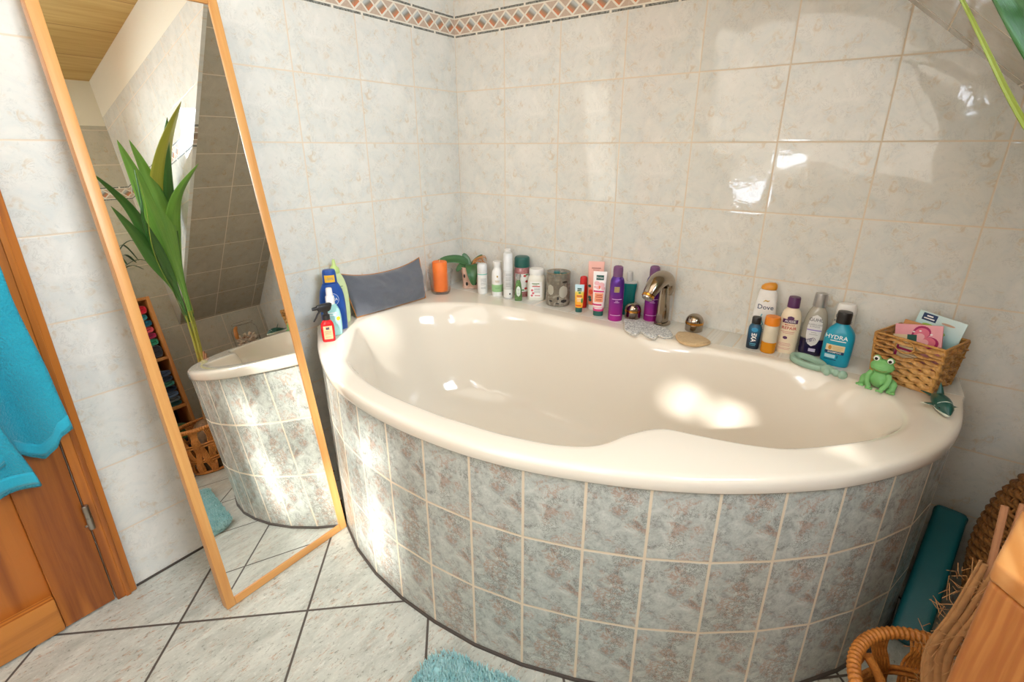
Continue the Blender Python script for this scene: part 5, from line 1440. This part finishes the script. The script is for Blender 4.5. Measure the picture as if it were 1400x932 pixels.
LV = [(((1.865, -.630, .80), (1.825, -.632, 1.10), (1.74, -.668, 1.36), (1.64, -.722, 1.56), (1.53, -.780, 1.69)), .044, M_l1, (.85, .1, .5)),
      (((1.863, -.625, .80), (1.822, -.612, 1.10), (1.74, -.622, 1.36), (1.64, -.668, 1.56), (1.53, -.732, 1.69)), .044, M_l1, (.85, .0, .5)),
      (((1.865, -.615, .82), (1.830, -.600, 1.14), (1.74, -.590, 1.42), (1.54, -.600, 1.61), (1.30, -.632, 1.718)), .036, M_l3, (.7, .3, .7)),
      (((1.865, -.610, .84), (1.835, -.600, 1.16), (1.74, -.602, 1.44), (1.50, -.605, 1.63), (1.18, -.605, 1.745)), .060, M_l2, (.75, -.1, .65)),
      (((1.870, -.610, .84), (1.850, -.595, 1.12), (1.80, -.590, 1.28), (1.62, -.580, 1.43), (1.30, -.568, 1.505)), .040, M_l1, (.7, .2, .7)),
      (((1.865, -.640, .80), (1.835, -.655, 1.02), (1.765, -.710, 1.20), (1.63, -.80, 1.40), (1.42, -.955, 1.515)), .034, M_l3, (.8, .3, .5)),
      (((1.865, -.645, .80), (1.845, -.665, 1.00), (1.79, -.720, 1.15), (1.71, -.790, 1.29), (1.62, -.870, 1.41)), .038, M_l3, (.8, .3, .5)),
      (((1.862, -.650, .80), (1.838, -.675, .98), (1.770, -.715, 1.10), (1.660, -.750, 1.222), (1.556, -.752, 1.383), (1.45, -.775, 1.53)), .0042, M_l5, (-.2, -.9, .2)),
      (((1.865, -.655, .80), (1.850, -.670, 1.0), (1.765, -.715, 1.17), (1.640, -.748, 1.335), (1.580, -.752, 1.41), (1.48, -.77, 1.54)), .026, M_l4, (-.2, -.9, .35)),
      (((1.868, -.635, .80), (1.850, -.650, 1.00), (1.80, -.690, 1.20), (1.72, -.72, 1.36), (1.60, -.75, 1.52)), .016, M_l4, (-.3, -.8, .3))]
for pts, w, m, nr_ in LV:
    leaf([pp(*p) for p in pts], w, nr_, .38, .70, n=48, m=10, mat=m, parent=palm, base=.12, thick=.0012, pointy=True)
# fibrous husk and cut stalks
M_fib = plain('husk_fibre', 'bd8b58', .9, 0, .2)
for i in range(9):
    a = random.uniform(-.3, .4); q = Vector(pp(1.832, -.74, .20))
    p0 = q+Vector((random.uniform(-.03, .02), random.uniform(-.03, .03), 0)); p1 = p0+Vector((random.uniform(.0, .045), random.uniform(.02, .08), random.uniform(.12, .27)))
    mesh_obj('husk_strip', newtube(spline([p0, p0.lerp(p1, .5)+Vector((random.uniform(-.012, .012), random.uniform(-.012, .012), 0)), p1], 5), [.010-.0007*k for k in range(11)], 8, True, .45), M_fib, palm, 60)
for dx, dy, r_ in ((0, 0, .014), (.014, .006, .012), (.026, .010, .012), (-.008, -.004, .007)):
    P_ = spline([pp(1.792+dx, -.748+dy, .20), pp(1.768+dx, -.722+dy, .313), pp(1.786+dx, -.700+dy, .416), pp(1.800+dx, -.680+dy, .512-dx)], 6)
    mesh_obj('husk_strip', newtube(P_, [r_*(1-.5*k/18) for k in range(19)], 9, True, .5), M_fib, palm, 60)
bm = bmesh.new()
for i in range(260):
    zz_ = random.uniform(0, .30); p = Vector(pp((1.790 if i % 3 else 1.828)+zz_*.06, -.735+zz_*.19, .20))+Vector((random.uniform(-.035, .03), random.uniform(-.035, .04), zz_))
    d = Vector((random.uniform(-1, 1), random.uniform(-1, 1), random.uniform(-.6, 1))).normalized()*random.uniform(.015, .05)
    tube(bm, [p, p+d*.5+Vector((random.uniform(-.008, .008),)*3), p+d], .0006, 4)
o = mesh_obj('husk_hairs', bm, M_fib, palm, 60); o['kind'] = 'stuff'
M_cut = plain('cut_stalk', 'b5805a', .7)
for e in ((1.806, -.640, .612), (1.826, -.640, .625), (1.838, -.690, .40)):
    b0 = Vector(pp(1.812, -.725, .26)); e = pp(*e)
    mesh_obj('cut_stalk', newtube(spline([b0, b0.lerp(e, .5)+Vector((.004, 0, 0)), e], 4), .0055, 8), M_cut, palm)

# -------- pine cabinet at the lower right
M_cab = wood('cabinet_pine', '9c5a22', 'd8994f', 'z', 1.5, .45, knots=False, grain=.12)
_b = [n for n in M_cab.node_tree.nodes if n.type == 'BSDF_PRINCIPLED'][0]
mk = Mat.__new__(Mat); mk.m = M_cab; mk.nt = M_cab.node_tree; mk.p = _b
x_, y_, z_ = mk.objc()
acr = x_*.65-y_*.76
wv = mk.noise(mk.vec(x_*3.0, y_*3.0, z_*.6), 6, 3)
fine = mk.math('SINE', (acr+wv*.03)*620.0)*.5+.5
mk.set(col=mk.mix(mk.step(fine, .35, 1.0)*.8, _b.inputs['Base Color'].links[0].from_socket, 'a3602a'))
M_cabt = wood('cabinet_top_pine', 'bb7838', 'd79d5f', 'y', .8, .4, knots=False, grain=.8)
A = Vector((1.692, -1.098)); ud = Vector((.65, -.76)).normalized(); vd = Vector((.30, .954)).normalized()
Bp = A+ud*.42; Cp = A+vd*.13; Dp = Cp+ud*.36
cab = thing('pine_cabinet', 'solid pine cabinet corner with straight grain at the lower right edge', 'cabinet', (A.x, A.y, 0))
def poly(ps, z0, z1, name, mat, inset=0.0, bev=.006):
    c = sum(ps, Vector((0, 0)))/len(ps)
    bm = bmesh.new(); rings(bm, [[((p-(p-c).normalized()*inset).x-A.x, (p-(p-c).normalized()*inset).y-A.y, z) for p in ps] for z in (z0, z1)])
    bmesh.ops.bevel(bm, geom=bm.edges[:], offset=bev, segments=3, affect='EDGES', profile=.5)
    return mesh_obj(name, bm, mat, cab, 40)
poly([A, Bp, Dp, Cp], .10, .7755, 'body', M_cab, .001, .005)
poly([A, Bp, Dp, Cp], .776, .801, 'top_board', M_cabt, -.001, .005)
poly([A, Bp, Dp, Cp], .0, .0995, 'plinth', M_cab, .02, .004)

# -------- narrow open shelf with folded clothes (seen in the mirror)
M_sh = wood('shelf_wood', 'a8652c', 'cf9150', 'z', 1.0, .45, knots=False, grain=.6)
M_shd = plain('shelf_back', '4a2a18', .7)
sx0, sx1, sy0, sy1, sh = 2.15, 2.36, -1.02, -.695, 1.005
sf = thing('open_shelf', 'narrow reddish wood shelf of folded clothes, seen in the mirror', 'shelf', (2.255, -.857, 0))
def sp(name, x0, x1, y0, y1, z0, z1, m=M_sh, bev=.002): return mesh_obj(name, newbox(x0-2.255, x1-2.255, y0+.857, y1+.857, z0, z1, bev), m, sf)
sp('side_panel', sx0, sx1, sy1-.018, sy1, 0.001, sh); sp('side_panel', sx0, sx1, sy0, sy0+.018, 0.001, sh)
for z in (.987, .628, .330, .03): sp('shelf_board', sx0, sx1-.006, sy0+.0185, sy1-.0185, z, z+.018)
sp('back_panel', sx1-.005, sx1, sy0+.0185, sy1-.0185, .03, sh-.002, M_shd, 0)
G_cl = 'folded clothes on the narrow shelf'
def garment(label, y, z, w, h, col, sag=.0, z0=None):
    y = min(y, -.719-w/2)
    t = thing('folded_garment', label, 'clothing', (2.235, y, z), 0, G_cl)
    m = cloth('cloth_'+col, col, None, 220, .95, .4, .2)
    w2, h2 = w/2, h/2
    rs = []
    for x, s in ((-.058, .80), (-.066, .90), (-.060, .99), (-.02, 1.0), (.05, 1.0), (.08, .93), (.088, .7)):
        r = []
        for i in range(28):
            yy, zz = se_pt(2*PI*i/28, w2*s, h2*s, 3.2)
            r.append((x+.004*noise.noise(Vector((yy*40, zz*40, y*9))), yy, h2+zz+.003*noise.noise(Vector((yy*50+z*30, x*30, 1)))*0))
        rs.append(r)
    bm = bmesh.new(); rings(bm, rs); mesh_obj('folded_cloth', bm, m, t, 60)
    mesh_obj('fold_shade', newtube([( -.0655, -w2*.62+w*.62*i/8, h2+.002*sin(i)) for i in range(9)], .0016, 6), plain('fold_shade_'+col, '1d1b1f', .9), t)  # near-black line paints the shade inside the fold
Z1, Z2, Z3 = .6465, .3485, .0485
stack = [(Z1, [('dark grey rolled garment with red beside it at the bottom of the top compartment', -.758, .088, .075, '34343d'), ('green rolled garment second from the bottom of the top compartment', -.762, .08, .040, '2f8f6c'),
               ('magenta folded garment in the middle of the top compartment', -.752, .10, .036, 'a52553'), ('coral pink folded garment above the magenta one', -.765, .085, .036, 'd9525e'),
               ('petrol blue folded garment under the light teal one', -.760, .090, .040, '125d76'), ('light teal folded garment under the red one', -.768, .075, .034, '2f8b93'), ('bright red folded garment topmost in the top compartment', -.763, .085, .052, 'c3162c')]),
         (Z2, [('dark teal folded garment lowest in the middle compartment', -.760, .09, .028, '16504e'), ('patterned grey folded garment second in the middle compartment', -.760, .09, .026, '6b7276'), ('slate blue folded garment in the middle compartment', -.757, .095, .032, '5f7593'),
               ('navy folded garment below the green one', -.760, .095, .034, '1b2c44'), ('sea green folded garment in the middle compartment', -.763, .09, .030, '3a8070'), ('dark blue jeans folded under the top pair', -.762, .095, .030, '27364f'), ('blue grey jeans folded topmost in the middle compartment', -.757, .098, .036, '3d4c66')]),
         (Z3, [('charcoal folded garment in the lowest compartment', -.758, .10, .10, '2d3136'), ('moss green folded garment topmost in the lowest compartment', -.757, .10, .085, '3a6b35')])]
for z, rows in stack:
    for lab, y, w, h, col in rows:
        garment(lab, y, z+.0006, w, h, col); z += h+.0004
t = thing('folded_garment', 'bright red rolled garment left of the dark grey roll', 'clothing', (2.235, -.835, Z1+.0006), 0, G_cl)
mesh_obj('folded_cloth', newtube([(-.066, 0, .03), (-.06, 0, .03), (.08, 0, .03)], [.022, .0295, .0295], 24), cloth('cloth_c3162c2', 'c3162c', None, 220, .95, .4, .2), t, 60)

# -------- houseplant on the shelf
t = thing('houseplant', 'small houseplant with thin arching dark leaves in a pale pot on the narrow shelf', 'potted plant', (2.255, -.800, 1.0056))
mesh_obj('pot', lathe([(.045, 0), (.048, .003), (.060, .10), (.066, .118), (.064, .122), (.058, .118), (.052, .10)], 36), plain('pale_glazed_pot', 'd6cfa9', .3), t)
mesh_obj('soil', lathe([(.055, .100), (.03, .104), (.004, .105)], 30, True, True), plain('soil', '3a2a1d', .95), t)
M_hp = leaf_mat('houseplant_leaf', '1d3a24', '38603a')
for i in range(13):
    a = 2*PI*i/13+.3; l = random.uniform(.13, .20); h = random.uniform(.06, .24)
    d = Vector((cos(a)*.8, sin(a)*.8+.25, 0))
    leaf([(0, 0, .10), d*l*.35+Vector((0, 0, .10+h*.75)), d*l*.8+Vector((0, 0, .10+h)), d*l*1.15+Vector((0, 0, .10+h*.55))], 0.011, (0, 0, 1), .2, .7, n=16, m=4, mat=M_hp, parent=t, base=.4, thick=.0008)

# ================================================================== CAMERA
cam = bpy.data.cameras.new('camera'); co = bpy.data.objects.new('camera', cam); C.objects.link(co)
bpy.context.scene.camera = co
cam.sensor_width = 36; cam.sensor_fit = 'HORIZONTAL'; cam.lens = 671.15/1400*36
cam.shift_x = -3.49/1400; cam.shift_y = -23.14/1400
cam.clip_start = .02
yaw, pit = 2.1951, -.3452
fwd = Vector((cos(yaw)*cos(pit), sin(yaw)*cos(pit), sin(pit)))
co.location = (1.5221, -1.6981, 1.1960)
co.rotation_euler = fwd.to_track_quat('-Z', 'Y').to_euler()

# ================================================================== LIGHT
sc = bpy.context.scene
sc.view_settings.view_transform = 'Standard'; sc.view_settings.look = 'None'; sc.view_settings.exposure = 0.10; sc.view_settings.gamma = 1.0
wd = bpy.data.worlds.new('sky'); sc.world = wd; wd.use_nodes = True
nt = wd.node_tree; bg = nt.nodes['Background']
tc = nt.nodes.new('ShaderNodeTexCoord'); sxx = nt.nodes.new('ShaderNodeSeparateXYZ'); nt.links.new(tc.outputs['Generated'], sxx.inputs[0])
def wmath(op, a, b):
    n = nt.nodes.new('ShaderNodeMath'); n.operation = op
    for k, x in enumerate((a, b)):
        if isinstance(x, float): n.inputs[k].default_value = x
        else: nt.links.new(x, n.inputs[k])
    return n.outputs[0]
roofs = wmath('MULTIPLY', wmath('LESS_THAN', sxx.outputs[2], 0.0), wmath('GREATER_THAN', sxx.outputs[0], 0.0))
wm = nt.nodes.new('ShaderNodeMix'); wm.data_type = 'RGBA'; nt.links.new(roofs, wm.inputs[0])
wm.inputs[6].default_value = lin('e6f0ff'); wm.inputs[7].default_value = lin('dd8f76')
nt.links.new(wm.outputs[2], bg.inputs[0]); bg.inputs[1].default_value = 15.0
def light(name, kind, loc, target=None, energy=10, color=(1, 1, 1), size=1, size_y=None, **k):
    l = bpy.data.lights.new(name, kind); o = bpy.data.objects.new(name, l); C.objects.link(o)
    o.location = loc; l.energy = energy; l.color = color
    if kind == 'AREA':
        l.size = size
        if size_y: l.shape = 'RECTANGLE'; l.size_y = size_y
    for a, b in k.items(): setattr(l, a, b)
    if target is not None: o.rotation_euler = (Vector(target)-Vector(loc)).to_track_quat('-Z', 'Y').to_euler()
    return o
# sun through the two windows
light('sun', 'SUN', (4, -5, 6), Vector((4, -5, 6))-Vector((.5, -.7, .44)), 15.0, (1, .975, .93), angle=R(2.5))
# unseen fill lamps added to brighten the room
light('ceiling_fill', 'AREA', (1.15, -1.9, 2.28), (1.15, -1.9, 0), 16, (1, .955, .88), 1.5, 1.8)
light('cool_fill', 'AREA', (2.34, -1.3, 1.75), (0, -1.15, .9), 28, (.74, .87, 1), .8, .8, spread=R(115))
light('front_fill', 'AREA', (1.0, -3.1, 1.5), (.9, 0, .8), 15, (1, .965, .90), 1.6, 1.2)
